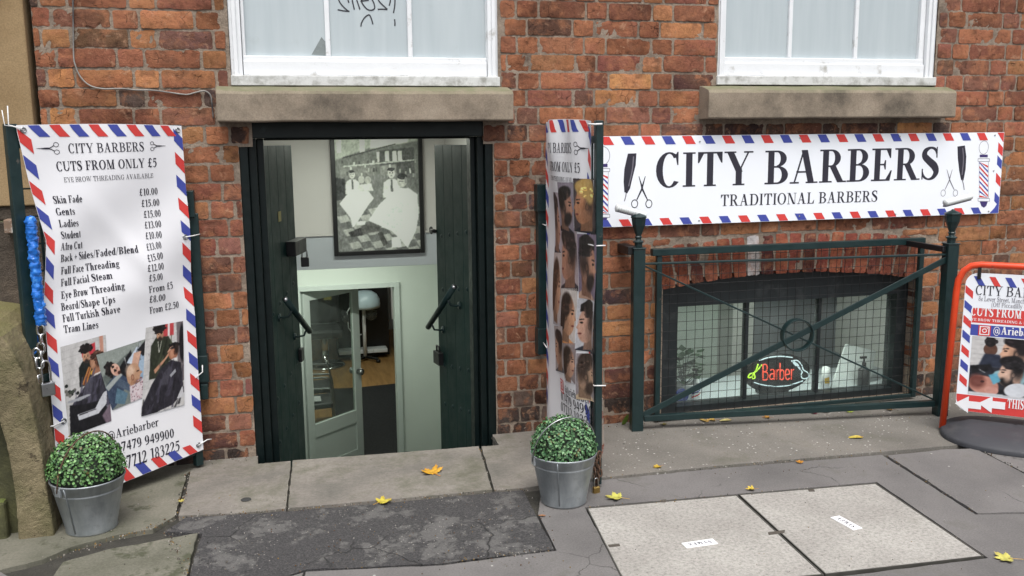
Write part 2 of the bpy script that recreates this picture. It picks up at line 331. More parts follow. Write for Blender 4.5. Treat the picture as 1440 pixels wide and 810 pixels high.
# ------------------------------------------------------------ lettering: a serif face drawn from stems, bowls and brush strokes (cap height 100)
def rect(x0,y0,x1,y1): return ('p',[(x0,y0),(x1,y0),(x1,y1),(x0,y1)])
def dia(x0,y0,x1,y1,w): return ('p',[(x0,y0),(x0+w,y0),(x1+w,y1),(x1,y1)])
def pol(*p): return ('p',list(p))
def ell(cx,cy,rx,ry,a0,a1,T,t,n=18):
    A=[R(a0+(a1-a0)*i/n) for i in range(n+1)]
    return ('s',[(cx+rx*math.cos(a),cy+ry*math.sin(a)) for a in A],[(cx+(rx-T)*math.cos(a),cy+(ry-t)*math.sin(a)) for a in A])
def spline(pts,k=6):
    P=[np.array(p,float) for p in pts]; P=[2*P[0]-P[1]]+P+[2*P[-1]-P[-2]]; out=[]
    for i in range(1,len(P)-2):
        for j in range(k):
            t=j/k; a,b,c,d=P[i-1],P[i],P[i+1],P[i+2]
            out.append(.5*((2*b)+(c-a)*t+(2*a-5*b+4*c-d)*t*t+(3*b-a-3*c+d)*t**3))
    out.append(P[-2]); return out
def brush(*pts,k=6):
    S=spline(pts,k); L=[];Q=[]
    for i,p in enumerate(S):
        a=S[max(0,i-1)];b=S[min(len(S)-1,i+1)];d=b[:2]-a[:2];d=d/(np.linalg.norm(d)+1e-9);n=np.array([-d[1],d[0]])
        L.append(tuple(p[:2]+n*p[2]/2));Q.append(tuple(p[:2]-n*p[2]/2))
    return ('s',L,Q)
def ser(a,b,y): return rect(a,y,b,y+4.5)
def glyph(ch,T,t):
    X=66
    def stem(x,y0=0,y1=100,l=10,r=10): return [rect(x,y0,x+T,y1),ser(x-l,x+T+r,y0),ser(x-l,x+T+r,y1-4.5)]
    def lst(x,y1=X,r=9): return [rect(x,0,x+T,y1),ser(x-8,x+T+r,0),pol((x-9,y1-6),(x+1,y1-8),(x+1,y1),(x-9,y1-2))]
    def bowl(): return [ell(32,X/2-1,30,X/2+3,0,360,T,t)]
    g={
    'A':(100,lambda:[dia(12,0,43,98,t+1),dia(64,0,38,100,T+1),rect(22,32,70,32+t),ser(0,32,0),ser(56,98,0)]),
    'B':(86,lambda:[rect(12,0,12+T,100),rect(1,0,46,t),rect(1,100-t,42,100),rect(24,49,48,49+t),ell(42,75.5,34,24.5,-90,90,T,t),ell(44,27,38,27,-90,90,T+1,t)]),
    'C':(86,lambda:[ell(46,50,43,52,46,318,T+1,t),pol((72,64),(76,64),(76,102),(72,102),(66,92))]),
    'D':(96,lambda:[rect(12,0,12+T,100),rect(1,0,46,t),rect(1,100-t,46,100),ell(46,50,46,50,-90,90,T+1,t)]),
    'E':(82,lambda:[rect(12,0,12+T,100),rect(1,0,70,t),rect(1,100-t,68,100),rect(26,48,52,48+t),pol((72,100),(72,70),(68,70),(54,96)),pol((77,32),(72,32),(54,4),(54,0),(70,0)),pol((54,64),(54,35),(50,35),(46,48),(46,52),(50,64))]),
    'F':(74,lambda:[rect(12,0,12+T,100),ser(1,44,0),rect(1,100-t,66,100),rect(26,48,52,48+t),pol((70,100),(70,70),(66,70),(54,96)),pol((54,64),(54,35),(50,35),(46,48),(46,52),(50,64))]),
    'G':(98,lambda:[ell(46,50,43,52,46,325,T+1,t),pol((72,66),(76,66),(76,102),(72,102),(66,92)),rect(66,4,66+T,42),ser(56,96,40)]),
    'H':(104,lambda:stem(12)+stem(92-T)+[rect(20,48,90,48+t)]),
    'I':(T+24,lambda:stem(12)),
    'K':(100,lambda:stem(12)+[dia(26,40,72,96,t+1),dia(66,0,36,60,T+2),ser(58,100,0),ser(60,94,95.5)]),
    'L':(82,lambda:stem(12)+[rect(1,0,74,t),pol((79,34),(75,34),(56,4),(56,0),(74,0))]),
    'M':(122,lambda:[rect(14,0,14+t,98),dia(50,0,14,100,T),dia(54,4,88,100,t+2),rect(96-T+6,0,102,100),ser(2,32,0),ser(2,30,95.5),ser(72,114,0),ser(86,114,95.5)]),
    'N':(102,lambda:[rect(14,0,14+t,96),dia(82-T,0,12,100,T+2),rect(82,0,82+t,100),ser(2,32,0),ser(2,26,95.5),ser(70,100,95.5)]),
    'O':(98,lambda:[ell(48,50,46,52,0,360,T+1,t,28)]),
    'P':(78,lambda:[rect(12,0,12+T,100),ser(1,46,0),rect(1,100-t,42,100),rect(24,44,44,44+t),ell(42,72,34,28,-90,90,T,t)]),
    'R':(96,lambda:[rect(12,0,12+T,100),ser(1,46,0),rect(1,100-t,42,100),rect(24,47,44,47+t),ell(42,73.5,34,26.5,-90,90,T,t),dia(66,0,36,50,T+2),ser(74,98,0)]),
    'S':(72,lambda:[brush((61,76,4),(54,93,9),(36,99,t+2),(17,90,T*.75),(14,74,T),(30,59,T+2),(52,42,T+4),(60,24,T),(50,7,T*.6),(32,1,t+1),(14,10,8),(7,28,4)),pol((58,68),(63,68),(62,102),(58,101)),pol((6,0),(10,1),(10,34),(5,34))]),
    'T':(88,lambda:[rect(44-T/2,0,44+T/2,100),ser(24,64,0),rect(3,100-t,85,100),pol((3,100),(3,68),(7,68),(22,94),(22,100)),pol((85,100),(85,68),(81,68),(66,94),(66,100))]),
    'U':(100,lambda:[rect(12,30,12+T,100),ser(1,24+T,95.5),ser(68,98,95.5),rect(82,30,82+t,100),ell((12+82+t)/2,32,(70+t)/2,34,180,360,T*.9,t+2)]),
    'V':(98,lambda:[dia(42,0,8,100,T+2),dia(46,0,80,100,t+1),ser(0,40,95.5),ser(66,98,95.5)]),
    'W':(136,lambda:[dia(36,0,8,100,T),dia(40,0,66,96,t),dia(84,0,54,100,T),dia(90,0,118,100,t+1),ser(0,82,95.5),ser(106,134,95.5)]),
    'X':(98,lambda:[dia(62,0,10,100,T+2),dia(14,0,76,100,t+1),ser(0,30,0),ser(56,94,0),ser(2,40,95.5),ser(62,94,95.5)]),
    'Y':(98,lambda:[dia(40,40,8,100,T+2),dia(50,44,80,100,t+1),rect(50-T/2,0,50+T/2,50),ser(30,70,0),ser(0,40,95.5),ser(66,98,95.5)]),
    'a':(62,lambda:[rect(36,8,36+T-3,46),ell(32,44,21,X-42,0,165,T*.6,t+2),ell(25,18,22,19,80,330,T*.8,t),pol((34,34),(34,40),(20,36),(24,31)),pol((36,4),(60,4),(58,10),(36,14))]),
    'b':(70,lambda:[rect(8,0,8+T,102),pol((-1,94),(9,94),(9,102),(-1,99)),ell(36,32,30,35,-150,150,T,t)]),
    'c':(58,lambda:[ell(32,33,30,35,50,318,T,t),('s',[(44,48),(52,58)],[(52,44),(56,52)])]),
    'd':(72,lambda:[rect(64-T,0,64,102),pol((48,94),(60,94),(60,102),(48,99)),ell(34,32,30,35,30,330,T,t),ser(60,74,0)]),
    'e':(60,lambda:[ell(32,33,30,35,0,318,T,t),rect(14,35,60,35+t)]),
    'f':(44,lambda:[rect(13,0,13+T-2,82),ser(3,42,0),rect(1,X-6,38,X-1),ell(34,80,21,22,65,180,T-2,t),('s',[(34,90),(44,96)],[(40,82),(48,90)])]),
    'g':(64,lambda:[ell(29,44,25,22,0,360,T*.8,t),ell(31,-10,30,17,0,360,9,8),brush((18,24,6),(10,14,9),(24,6,12),(48,4,10)),rect(46,56,64,63)]),
    'h':(72,lambda:[rect(8,0,8+T-2,102),pol((-1,94),(9,94),(9,102),(-1,99)),ser(0,32,0),ell(40,40,22,28,0,150,T-2,t+2),rect(62-T+2,0,62,42),ser(38,72,0)]),
    'i':(36,lambda:lst(9)+[ell(18,90,10,10,0,360,10,10,10)]),
    'k':(72,lambda:[rect(8,0,8+T-2,102),pol((-1,94),(9,94),(9,102),(-1,99)),ser(0,32,0),dia(24,26,50,62,t+1),dia(48,0,28,38,T),ser(44,74,0),ser(38,68,X-6)]),
    'l':(36,lambda:lst(9,102)),
    'm':(108,lambda:lst(8)+[ell(38,40,22,28,0,150,T-2,t+2),rect(60-T+2,0,60,42),ser(36,70,0),ell(78,40,22,28,0,150,T-2,t+2),rect(100-T+2,0,100,42),ser(76,108,0)]),
    'n':(72,lambda:lst(8)+[ell(40,40,22,28,0,150,T-2,t+2),rect(62-T+2,0,62,42),ser(38,72,0)]),
    'o':(64,bowl),
    'p':(70,lambda:[rect(8,-32,8+T,X),ser(-1,34,-32),pol((-1,X-6),(9,X-8),(9,X),(-1,X-2)),ell(36,32,30,35,-150,150,T,t)]),
    'r':(54,lambda:lst(8)+[brush((24,44,6),(32,58,9),(44,62,13),(50,56,12))]),
    's':(52,lambda:[brush((45,50,4),(36,63,7),(20,63,10),(12,50,14),(28,36,18),(42,20,15),(30,4,8),(14,6,6),(7,18,4))]),
    't':(44,lambda:[rect(12,8,12+T-2,86),rect(1,X-6,38,X-1),ell(28,14,17,16,190,310,T-2,t+3)]),
    'u':(72,lambda:[rect(8,16,8+T-2,X),pol((-1,X-6),(9,X-8),(9,X),(-1,X-2)),ell(30,20,22,22,180,330,T-2,t+3),rect(62-T+2,0,62,X),ser(56,72,0),pol((42,X-6),(52,X-8),(52,X),(42,X-2))]),
    'v':(68,lambda:[dia(28,0,6,X,T),dia(32,0,54,X,t+1),ser(0,32,X-5),ser(44,68,X-5)]),
    'w':(96,lambda:[dia(22,0,4,X,T-1),dia(27,0,44,X,t),dia(56,0,36,X,T-1),dia(62,0,82,X,t+1),ser(-2,58,X-5),ser(72,94,X-5)]),
    'y':(68,lambda:[dia(28,0,6,X,T),dia(18,-32,54,X,t+1),ser(0,32,X-5),ser(44,68,X-5),ell(14,-26,10,9,0,360,9,8,10)]),
    '0':(68,lambda:[ell(33,50,31,51,0,360,T,t,24)]),
    '1':(58,lambda:[rect(24,0,24+T,100),ser(8,60,0),pol((6,88),(26,94),(26,101),(6,93))]),
    '2':(68,lambda:[brush((6,72,5),(14,92,10),(32,98,t+3),(48,88,T*.8),(48,68,T),(34,42,12),(8,8,6)),rect(4,0,58,15),pol((58,0),(64,24),(60,24),(50,12))]),
    '3':(66,lambda:[brush((8,76,6),(18,94,9),(34,98,8),(46,86,T*.8),(44,66,T*.8),(26,54,7)),brush((26,55,7),(46,46,T*.7),(52,28,T),(42,8,T*.6),(22,1,8),(7,8,9))]),
    '4':(68,lambda:[rect(38,0,38+T-2,100),rect(4,24,64,38),dia(4,30,34,98,8)]),
    '5':(66,lambda:[rect(14,86,58,100),dia(8,54,14,98,6),brush((10,52,6),(26,64,10),(44,56,T*.8),(52,34,T),(42,10,T*.7),(22,1,8),(7,8,9))]),
    '7':(66,lambda:[rect(6,86,60,100),pol((6,76),(10,76),(18,86),(6,92)),dia(18,0,46,90,T-4)]),
    '8':(66,lambda:[ell(32,74,25,27,0,360,T*.75,t),ell(32,26,29,28,0,360,T*.85,t)]),
    '9':(68,lambda:[ell(32,66,30,35,0,360,T,t),brush((60,58,8),(56,30,T*.7),(38,8,12),(12,0,5))]),
    '£':(76,lambda:[brush((64,80,12),(52,97,8),(36,92,T*.8),(30,70,T),(32,40,T*.9),(20,8,8)),rect(8,46,56,54),brush((8,6,9),(26,12,12),(48,4,14),(68,12,6))]),
    '/':(40,lambda:[dia(0,-6,32,104,7)]), '+':(74,lambda:[rect(8,40,66,50),rect(32,16,42,74)]),
    '.':(32,lambda:[ell(13,8,10,10,0,360,10,10,10)]), ',':(30,lambda:[ell(13,8,10,10,0,360,10,10,10),dia(6,-22,16,4,7)]),
    '(':(40,lambda:[ell(46,36,40,76,110,250,T*.7,t)]), ')':(40,lambda:[ell(-6,36,40,76,-70,70,T*.7,t)]),
    '@':(108,lambda:[ell(52,36,50,60,-50,300,8,8,26),ell(50,36,24,28,0,360,12,7),rect(66,14,75,62),ell(84,26,17,20,180,330,9,8)]),
    '&':(110,lambda:[brush((100,54,6),(84,20,10),(50,1,12),(16,10,T*.8),(12,34,T*.8),(40,54,12),(58,76,10),(46,98,8),(30,88,T*.7),(40,58,T*.9),(84,2,T))]),
    '-':(44,lambda:[rect(4,28,38,40)]),
    ' ':(34,lambda:[]),
    }
    w,fn=g[ch]; return w,fn()
def text_polys(s,T=20,t=6,gap=4):
    out=[];x=0
    for ch in s:
        w,pr=glyph(ch,T,t)
        for p in pr: out.append((p[0],)+tuple([(a+x,b) for a,b in q] for q in p[1:]))
        x+=w+gap
    return out,x-gap
class Print:
    """flat ink shapes laid on a printed surface; fn(u,v,h) gives the 3-D point, h being the ink's height above it"""
    def __init__(s,fn,h=.0006): s.fn=fn; s.h=h; s.mb={}; s.k=0
    def _h(s): s.k=(s.k+1)%9; return s.h+s.k*.00006
    def get(s,ink): return s.mb.setdefault(ink,MB())
    def poly(s,ink,pts,seg=None):
        P=[]
        n=len(pts)
        for i in range(n):
            a=np.array(pts[i],float);b=np.array(pts[(i+1)%n],float);P.append(tuple(a))
            if seg:
                m=int(np.linalg.norm(b-a)/seg)
                for j in range(1,m+1): P.append(tuple(a+(b-a)*j/(m+1)))
        h=s._h(); tri=tessellate_polygon([[Vector((p[0],p[1],0)) for p in P]])
        s.get(ink).add([s.fn(p[0],p[1],h) for p in P],[tuple(t) for t in tri])
    def quad(s,ink,pts,n=5):
        """four-cornered shape that follows the surface's bends"""
        a,b,c,d=[np.array(p,float) for p in pts]; h=s._h(); vs=[];fs=[]
        for j in range(n+1):
            for i in range(n+1):
                p=(a+(b-a)*i/n)*(1-j/n)+(d+(c-d)*i/n)*(j/n); vs.append(s.fn(p[0],p[1],h))
        for j in range(n):
            for i in range(n): k=j*(n+1)+i; fs.append((k,k+1,k+n+2,k+n+1))
        s.get(ink).add(vs,fs)
    def strip(s,ink,L,Q):
        h=s._h(); n=len(L)
        s.get(ink).add([s.fn(a,b,h) for a,b in L]+[s.fn(a,b,h) for a,b in Q],[(i,i+1,n+i+1,n+i) for i in range(n-1)])
    def prims(s,ink,prims,T):
        for p in prims:
            if p[0]=='p': s.poly(ink,[T(q) for q in p[1]])
            else: s.strip(ink,[T(q) for q in p[1]],[T(q) for q in p[2]])
    def text(s,ink,st,p0,p1,cap,T=20,t=6,gap=4,sl=0):
        """from baseline point p0 to p1, capitals 'cap' high"""
        pr,w=text_polys(st,T,t,gap); p0=np.array(p0,float);p1=np.array(p1,float)
        d=(p1-p0)/w; n=np.array([-d[1],d[0]]); n=n/np.linalg.norm(n)*cap/100
        s.prims(ink,pr,lambda q:tuple(p0+d*(q[0]+sl*q[1])+n*q[1]))
    def line(s,ink,pts,w=.003,k=5):
        b=brush(*[(p[0],p[1],w if len(p)<3 else p[2]) for p in pts],k=k); s.strip(ink,b[1],b[2])
    def ring(s,ink,cx,cy,rx,ry,w,a0=0,a1=360,n=24):
        e=ell(cx,cy,rx,ry,a0,a1,w,w,n); s.strip(ink,e[1],e[2])
    def up(s,d=.0007): s.h+=d
    def build(s,name,parent,sheet=None,mat=None):
        """one mesh: the sheet (if any) with its inks as further material slots"""
        al=MB(); mats=[]; idx=[]
        for mb,m in ([(sheet,M[mat])] if sheet else [])+[(v,M[k]) for k,v in s.mb.items()]:
            al.add(mb.v,mb.f); al.sm[len(al.sm)-len(mb.f):]=mb.sm; mats.append(m); idx+=[len(mats)-1]*len(mb.f)
        o=obj(name,al,None,parent,fixn=False)
        for m in mats: o.data.materials.append(m)
        if len(o.data.polygons)==len(idx): o.data.polygons.foreach_set('material_index',idx)
        else: print('WARN material slots',name,len(o.data.polygons),len(idx))
        return o
# ------------------------------------------------------------ printed photographs: soft-edged tones on a fine grid of a flat print
class Pic:
    def __init__(s,w,h,bg=(200,200,200)):
        s.w=w;s.h=h;s.a=np.ones((h,w,3))*np.array(bg,float)
        s.X,s.Y=np.meshgrid((np.arange(w)+.5)/w*(w/h),(np.arange(h)+.5)/h)   # y up from 0 to 1, x from 0 to the aspect ratio
        s.rs=np.random.RandomState(3+w+h)
    def put(s,m,c): s.a=s.a*(1-m[...,None])+np.array(c,float)*m[...,None]
    def el(s,cx,cy,rx,ry,c,rot=0,soft=.12,clip=None,al=1):
        ca,sa=math.cos(R(rot)),math.sin(R(rot));dx=s.X-cx;dy=s.Y-cy
        d=np.sqrt(((dx*ca+dy*sa)/rx)**2+((-dx*sa+dy*ca)/ry)**2); m=np.clip((1-d)/soft+.5,0,1)*al
        if clip is not None: m=m*clip
        s.put(m,c); return m
    def po(s,pts,c,soft=1,al=1):
        m=np.zeros(s.X.shape,bool);n=len(pts)
        for i in range(n):
            x0,y0=pts[i];x1,y1=pts[(i+1)%n]
            if y0==y1: continue
            m^=((s.Y>=min(y0,y1))&(s.Y<max(y0,y1))&(s.X<x0+(s.Y-y0)*(x1-x0)/(y1-y0)))
        m=m.astype(float)
        for _ in range(soft): m=s.blur(m)
        s.put(m*al,c); return m
    @staticmethod
    def blur(m):
        p=np.pad(m,((1,1),(1,1)),mode='edge'); return (p[:-2,1:-1]+p[2:,1:-1]+p[1:-1,:-2]+p[1:-1,2:]+2*p[1:-1,1:-1])/6
    def tex(s,amp,n=12,where=None):
        g=s.rs.randn(n+2,n+2); yi=np.linspace(0,n,s.h);xi=np.linspace(0,n,s.w);y0=yi.astype(int);x0=xi.astype(int);fy=(yi-y0)[:,None];fx=(xi-x0)[None]
        z=g[y0][:,x0]*(1-fy)*(1-fx)+g[y0+1][:,x0]*fy*(1-fx)+g[y0][:,x0+1]*(1-fy)*fx+g[y0+1][:,x0+1]*fy*fx
        if where is not None: z=z*where
        s.a=s.a+amp*z[...,None]
    def head(s,x,y,k,skin,hair,face=1,style=0,top=(30,30,34),tilt=0,beard=0,hairtop=None):
        """side view of a head k high, turned to +x when face=1"""
        f=face; sh=tuple(c*.72 for c in skin); dk=tuple(c*.5 for c in skin)
        s.po([(x-f*.95*k,y-1.1*k),(x+f*.75*k,y-1.1*k),(x+f*.55*k,y-.72*k),(x+f*.2*k,y-.56*k),(x-f*.30*k,y-.50*k),(x-f*.75*k,y-.72*k)],top,2)
        s.po([(x-f*.30*k,y-.1*k),(x-f*.33*k,y-.62*k),(x+f*.18*k,y-.66*k),(x+f*.12*k,y-.25*k)],sh,2)
        s.el(x,y+.06*k,.37*k,.47*k,skin,0,.1); s.el(x+f*.12*k,y-.17*k,.27*k,.30*k,skin,0,.15)
        s.po([(x+f*.34*k,y+.10*k),(x+f*.47*k,y-.08*k),(x+f*.36*k,y-.13*k)],skin,1)
        s.el(x+f*.30*k,y-.02*k,.10*k,.28*k,tuple(min(255,c*1.12) for c in skin),0,.8,al=.6)
        s.el(x-f*.10*k,y-.16*k,.22*k,.28*k,sh,0,.8,al=.6)
        s.el(x+f*.27*k,y+.07*k,.06*k,.028*k,(30,22,20),0,.5); s.po([(x+f*.17*k,y+.15*k),(x+f*.36*k,y+.13*k),(x+f*.35*k,y+.165*k),(x+f*.19*k,y+.185*k)],hair,1)
        s.el(x+f*.32*k,y-.23*k,.07*k,.025*k,(130,70,66),0,.6)
        if beard: s.el(x+f*.13*k,y-.32*k,.25*k,.17*k,hair,f*28,.5,al=.95); s.el(x-f*.02*k,y-.12*k,.06*k,.2*k,hair,0,.7,al=.7)
        s.el(x-f*.08*k,y+.0*k,.075*k,.11*k,dk,f*12,.3); s.el(x-f*.085*k,y,.05*k,.08*k,skin,f*12,.4)
        s.el(x-f*.22*k,y+.12*k,.20*k,.27*k,hair,0,.9,al=.75)
        ht=hairtop or hair
        if style==0: s.el(x-f*.05*k,y+.40*k,.40*k,.20*k,ht,f*8,.25); s.el(x-f*.24*k,y+.25*k,.19*k,.28*k,ht,0,.4)
        if style==1: s.el(x-f*.02*k,y+.47*k,.36*k,.26*k,ht,f*-8,.25); s.el(x-f*.2*k,y+.3*k,.2*k,.24*k,ht,0,.5); s.el(x+f*.2*k,y+.5*k,.2*k,.15*k,ht,0,.4)
        if style==2: s.po([(x-f*.40*k,y+.2*k),(x-f*.36*k,y+.62*k),(x-f*.05*k,y+.72*k),(x+f*.32*k,y+.56*k),(x+f*.34*k,y+.36*k),(x-f*.05*k,y+.42*k)],ht,2)
        if style==3: s.el(x-f*.10*k,y+.30*k,.34*k,.30*k,ht,0,.3); s.po([(x-f*.42*k,y+.3*k),(x-f*.52*k,y-.5*k),(x-f*.15*k,y-.3*k),(x-f*.1*k,y+.3*k)],ht,2)
    def build(s,name,fn,parent,h=.0012,mat='photo'):
        """fn(s,t,h): s,t in 0..1 over the print"""
        w,hh=s.w,s.h; a=np.clip(s.a/255,0,1); a=np.where(a<=.04045,a/12.92,((a+.055)/1.055)**2.4)*.82
        ap=np.pad(a,((0,1),(0,1),(0,0)),mode='edge'); mb=MB()
        vs=[fn(i/w,j/hh,h) for j in range(hh+1) for i in range(w+1)]
        mb.add(vs,[(j*(w+1)+i,j*(w+1)+i+1,(j+1)*(w+1)+i+1,(j+1)*(w+1)+i) for j in range(hh) for i in range(w)],True)
        return obj(name,mb,M[mat],parent,cols=ap.reshape(-1,3),fixn=False)
# ============================================================ THE BRICK BUILDING
BLD=thing('brick_building',(1.5,0,0),'old red brick building with two white sash windows above a basement barber shop','building')
WX0,WX1,WZ1=-.925,5.6,2.66
OPEN=[(-.165,1.062,1.60,9),(2.163,3.442,1.60,9),(-.216,1.094,1.527,1.69),(2.074,3.491,1.532,1.70),
      (-.137,1.024,-1,1.432),(-.088,.975,1.40,1.56)]
BW0,BW1=1.89,3.405
def intr(x): return .732-.060*((x-2.60)/.757)**2
def extr(x): return .945-.05*((x-2.645)/.757)**2
def inopen(x,z,pad=0):
    for a,b,c,d in OPEN:
        if a-pad<x<b+pad and c-pad<z<d+pad: return True
    if BW0-pad<x<BW1+pad and -.02<z<intr(x)+(.022 if pad<0 else pad): return True
    return False
PAL=[((158,100,70),6),((168,112,74),5),((150,94,68),5),((142,88,68),4),((130,86,70),3),((116,82,68),2),((178,120,78),3),((104,86,78),1)]
PALW=[p for p,k in PAL for _ in range(k)]
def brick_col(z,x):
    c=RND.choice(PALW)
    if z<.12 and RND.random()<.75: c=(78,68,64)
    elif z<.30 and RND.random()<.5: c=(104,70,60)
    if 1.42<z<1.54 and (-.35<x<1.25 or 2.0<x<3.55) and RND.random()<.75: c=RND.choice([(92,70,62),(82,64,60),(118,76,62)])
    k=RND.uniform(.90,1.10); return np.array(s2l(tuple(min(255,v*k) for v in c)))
bv=[];bf=[];bc=[]
def add_brick(x0,x1,z0,z1,deep=.03,rot=0,col=None,proud=0,arch=False):
    w=x1-x0;h=z1-z0
    if w<.02 or h<.02: return
    nx=max(4,int(w/.0095));nz=max(4,int(h/.0095)); b0=len(bv); sd=RND.random()*100; cx,cz=(x0+x1)/2,(z0+z1)/2
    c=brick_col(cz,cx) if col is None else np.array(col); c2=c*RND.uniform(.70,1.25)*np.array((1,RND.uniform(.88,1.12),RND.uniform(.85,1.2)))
    yb=RND.uniform(-.003,.002)-proud; wear=RND.uniform(.4,1.5); tx=RND.uniform(-.02,.02); tz=RND.uniform(-.02,.02)
    ring=[]
    for j in range(nz+1):
        for i in range(nx+1):
            u=i/nx;v=j/nz; px=x0+w*u; pz=z0+h*v
            e=min(u*w,(1-u)*w,v*h,(1-v)*h)
            n1=noise.noise((px*26+sd,pz*26,sd)); n2=noise.noise((px*26,pz*26+sd,sd+9)); n3=noise.noise((px*95,pz*95,sd)); n4=noise.noise((px*75,pz*75,sd+5))
            ex=(.0030*n1+.0030*n4)*wear; ez=(.0028*n2+.0030*n3)*wear
            cxr=max(0,.008-min(u*w,(1-u)*w))*max(0,.008-min(v*h,(1-v)*h))/.008
            px2=px+ex-(cxr*.3 if u>.5 else -cxr*.3); pz2=pz+ez-(cxr*.3 if v>.5 else -cxr*.3)
            y=yb+n3*.0016+n1*.0022*wear+tx*(px-cx)+tz*(pz-cz)+.0016*max(0,1-e/.006)**2
            ch=noise.noise((px*17+sd*3,pz*17,sd*2)); chip=0
            if ch>.33 and e<.022: chip=min(1,(ch-.33)*6); y+=.0022*chip*min(wear,1)
            if rot:
                rx=px2-cx;rz=pz2-cz;px2=cx+rx*math.cos(rot)-rz*math.sin(rot);pz2=cz+rx*math.sin(rot)+rz*math.cos(rot)
            if arch: pz2+=(intr(px2)-intr(cx))*(1-v)+(extr(px2)-extr(cx))*v; px2+=.022*(v-.5)*(cx-2.645)/.757*2
            bv.append((px2,y,pz2)); m=.5+.5*noise.noise((px*9+sd,pz*14,sd)); m=min(1,max(0,(m-.5)*3+.5)); q=c*(1-m)+c2*m
            bc.append(q*(1-.45*chip)+np.array((.09,.05,.035))*.3*chip)
            if i in(0,nx) or j in(0,nz): pass
    for j in range(nz):
        for i in range(nx):
            k=b0+j*(nx+1)+i; bf.append((k,k+1,k+nx+2,k+nx+1))
    per=[b0+i for i in range(nx+1)]+[b0+j*(nx+1)+nx for j in range(1,nz+1)]+[b0+nz*(nx+1)+i for i in range(nx-1,-1,-1)]+[b0+j*(nx+1) for j in range(nz-1,0,-1)]
    m=len(per); r0=len(bv)
    for k in per: bv.append(bv[k]); bc.append(bc[k]*.9)
    for k in per: p=bv[k]; bv.append((p[0],deep,p[2])); bc.append(bc[k]*.9)
    for i in range(m): bf.append((r0+i,r0+m+i,r0+m+(i+1)%m,r0+(i+1)%m))
CH=.0814;Z0=2.0016-25*CH
k=-1
while True:
    zb=Z0+k*CH+.004; zt=zb+CH-.0080; k+=1
    if zb>WZ1: break
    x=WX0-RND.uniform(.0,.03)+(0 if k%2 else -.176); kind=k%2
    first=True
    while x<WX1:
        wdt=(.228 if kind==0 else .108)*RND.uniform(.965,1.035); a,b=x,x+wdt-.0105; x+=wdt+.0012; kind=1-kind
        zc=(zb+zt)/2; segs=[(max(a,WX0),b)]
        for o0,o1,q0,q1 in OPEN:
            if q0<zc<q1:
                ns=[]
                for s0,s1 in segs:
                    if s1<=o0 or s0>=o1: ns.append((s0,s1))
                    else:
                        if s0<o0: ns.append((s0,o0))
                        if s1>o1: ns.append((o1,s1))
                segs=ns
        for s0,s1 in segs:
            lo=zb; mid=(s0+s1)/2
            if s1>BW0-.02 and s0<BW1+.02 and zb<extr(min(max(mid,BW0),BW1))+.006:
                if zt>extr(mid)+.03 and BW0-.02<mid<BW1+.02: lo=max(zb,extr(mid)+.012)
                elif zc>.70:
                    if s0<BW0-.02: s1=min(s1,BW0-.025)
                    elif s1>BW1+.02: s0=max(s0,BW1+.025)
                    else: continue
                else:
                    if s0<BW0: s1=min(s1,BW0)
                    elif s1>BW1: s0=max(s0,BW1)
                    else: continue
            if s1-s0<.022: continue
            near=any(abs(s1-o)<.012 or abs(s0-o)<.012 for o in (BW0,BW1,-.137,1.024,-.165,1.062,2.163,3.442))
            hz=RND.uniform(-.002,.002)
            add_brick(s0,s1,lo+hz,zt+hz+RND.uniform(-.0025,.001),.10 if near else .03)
NV=19
for i in range(NV):     # the flat arch of upright bricks over the basement window
    x0=BW0-.015+(BW1-BW0+.03)*i/NV; x1=BW0-.015+(BW1-BW0+.03)*(i+1)/NV-.011; xm=(x0+x1)/2
    col=s2l(RND.choice([(150,78,60),(166,90,66),(128,72,60),(112,66,58),(172,100,76)]))
    if i==6: col=s2l((205,200,200))
    add_brick(x0+RND.uniform(0,.004),x1,intr(xm)+.002,extr(xm)-RND.uniform(0,.008),.10,col=col,arch=True)
mb=MB(); mb.v=bv; mb.f=bf; mb.sm=[True]*len(bf)
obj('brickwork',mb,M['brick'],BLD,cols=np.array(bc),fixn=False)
mb=MB()
def mort(u,v):
    x=WX0+(WX1-WX0)*u; z=-.12+(WZ1+.12)*v
    n=noise.noise((x*22,z*22,3))*.6+noise.noise((x*60,z*60,5))*.4
    return (x,.0040+.0040*n-.0035*max(0,noise.noise((x*3,z*3,8))),z)
mb.grid(mort,430,182,skip=lambda u,v:inopen(WX0+(WX1-WX0)*u,-.12+(WZ1+.12)*v,-.008))
obj('mortar',mb,M['mortar'],BLD,fixn=False)
mb=MB()         # solid backing of the wall, leaving the openings free
xs=sorted({WX0,WX1,-.165,1.062,2.163,3.442,-.137,1.024,BW0,BW1}); zs=sorted({-.12,0.0,.738,1.432,1.55,1.62,WZ1})
for i in range(len(xs)-1):
    for j in range(len(zs)-1):
        xm=(xs[i]+xs[i+1])/2;zm=(zs[j]+zs[j+1])/2
        if (-.137<xm<1.024 and zm<1.55) or (BW0<xm<BW1 and 0<zm<.738): continue
        if zm>1.62 and (-.165<xm<1.062 or 2.163<xm<3.442): mb.box(xs[i],.16,zs[j],xs[i+1],.30,zs[j+1]); continue
        mb.box(xs[i],.026,zs[j],xs[i+1],.20,zs[j+1])
obj('wall_core',mb,M['mortar'],BLD)
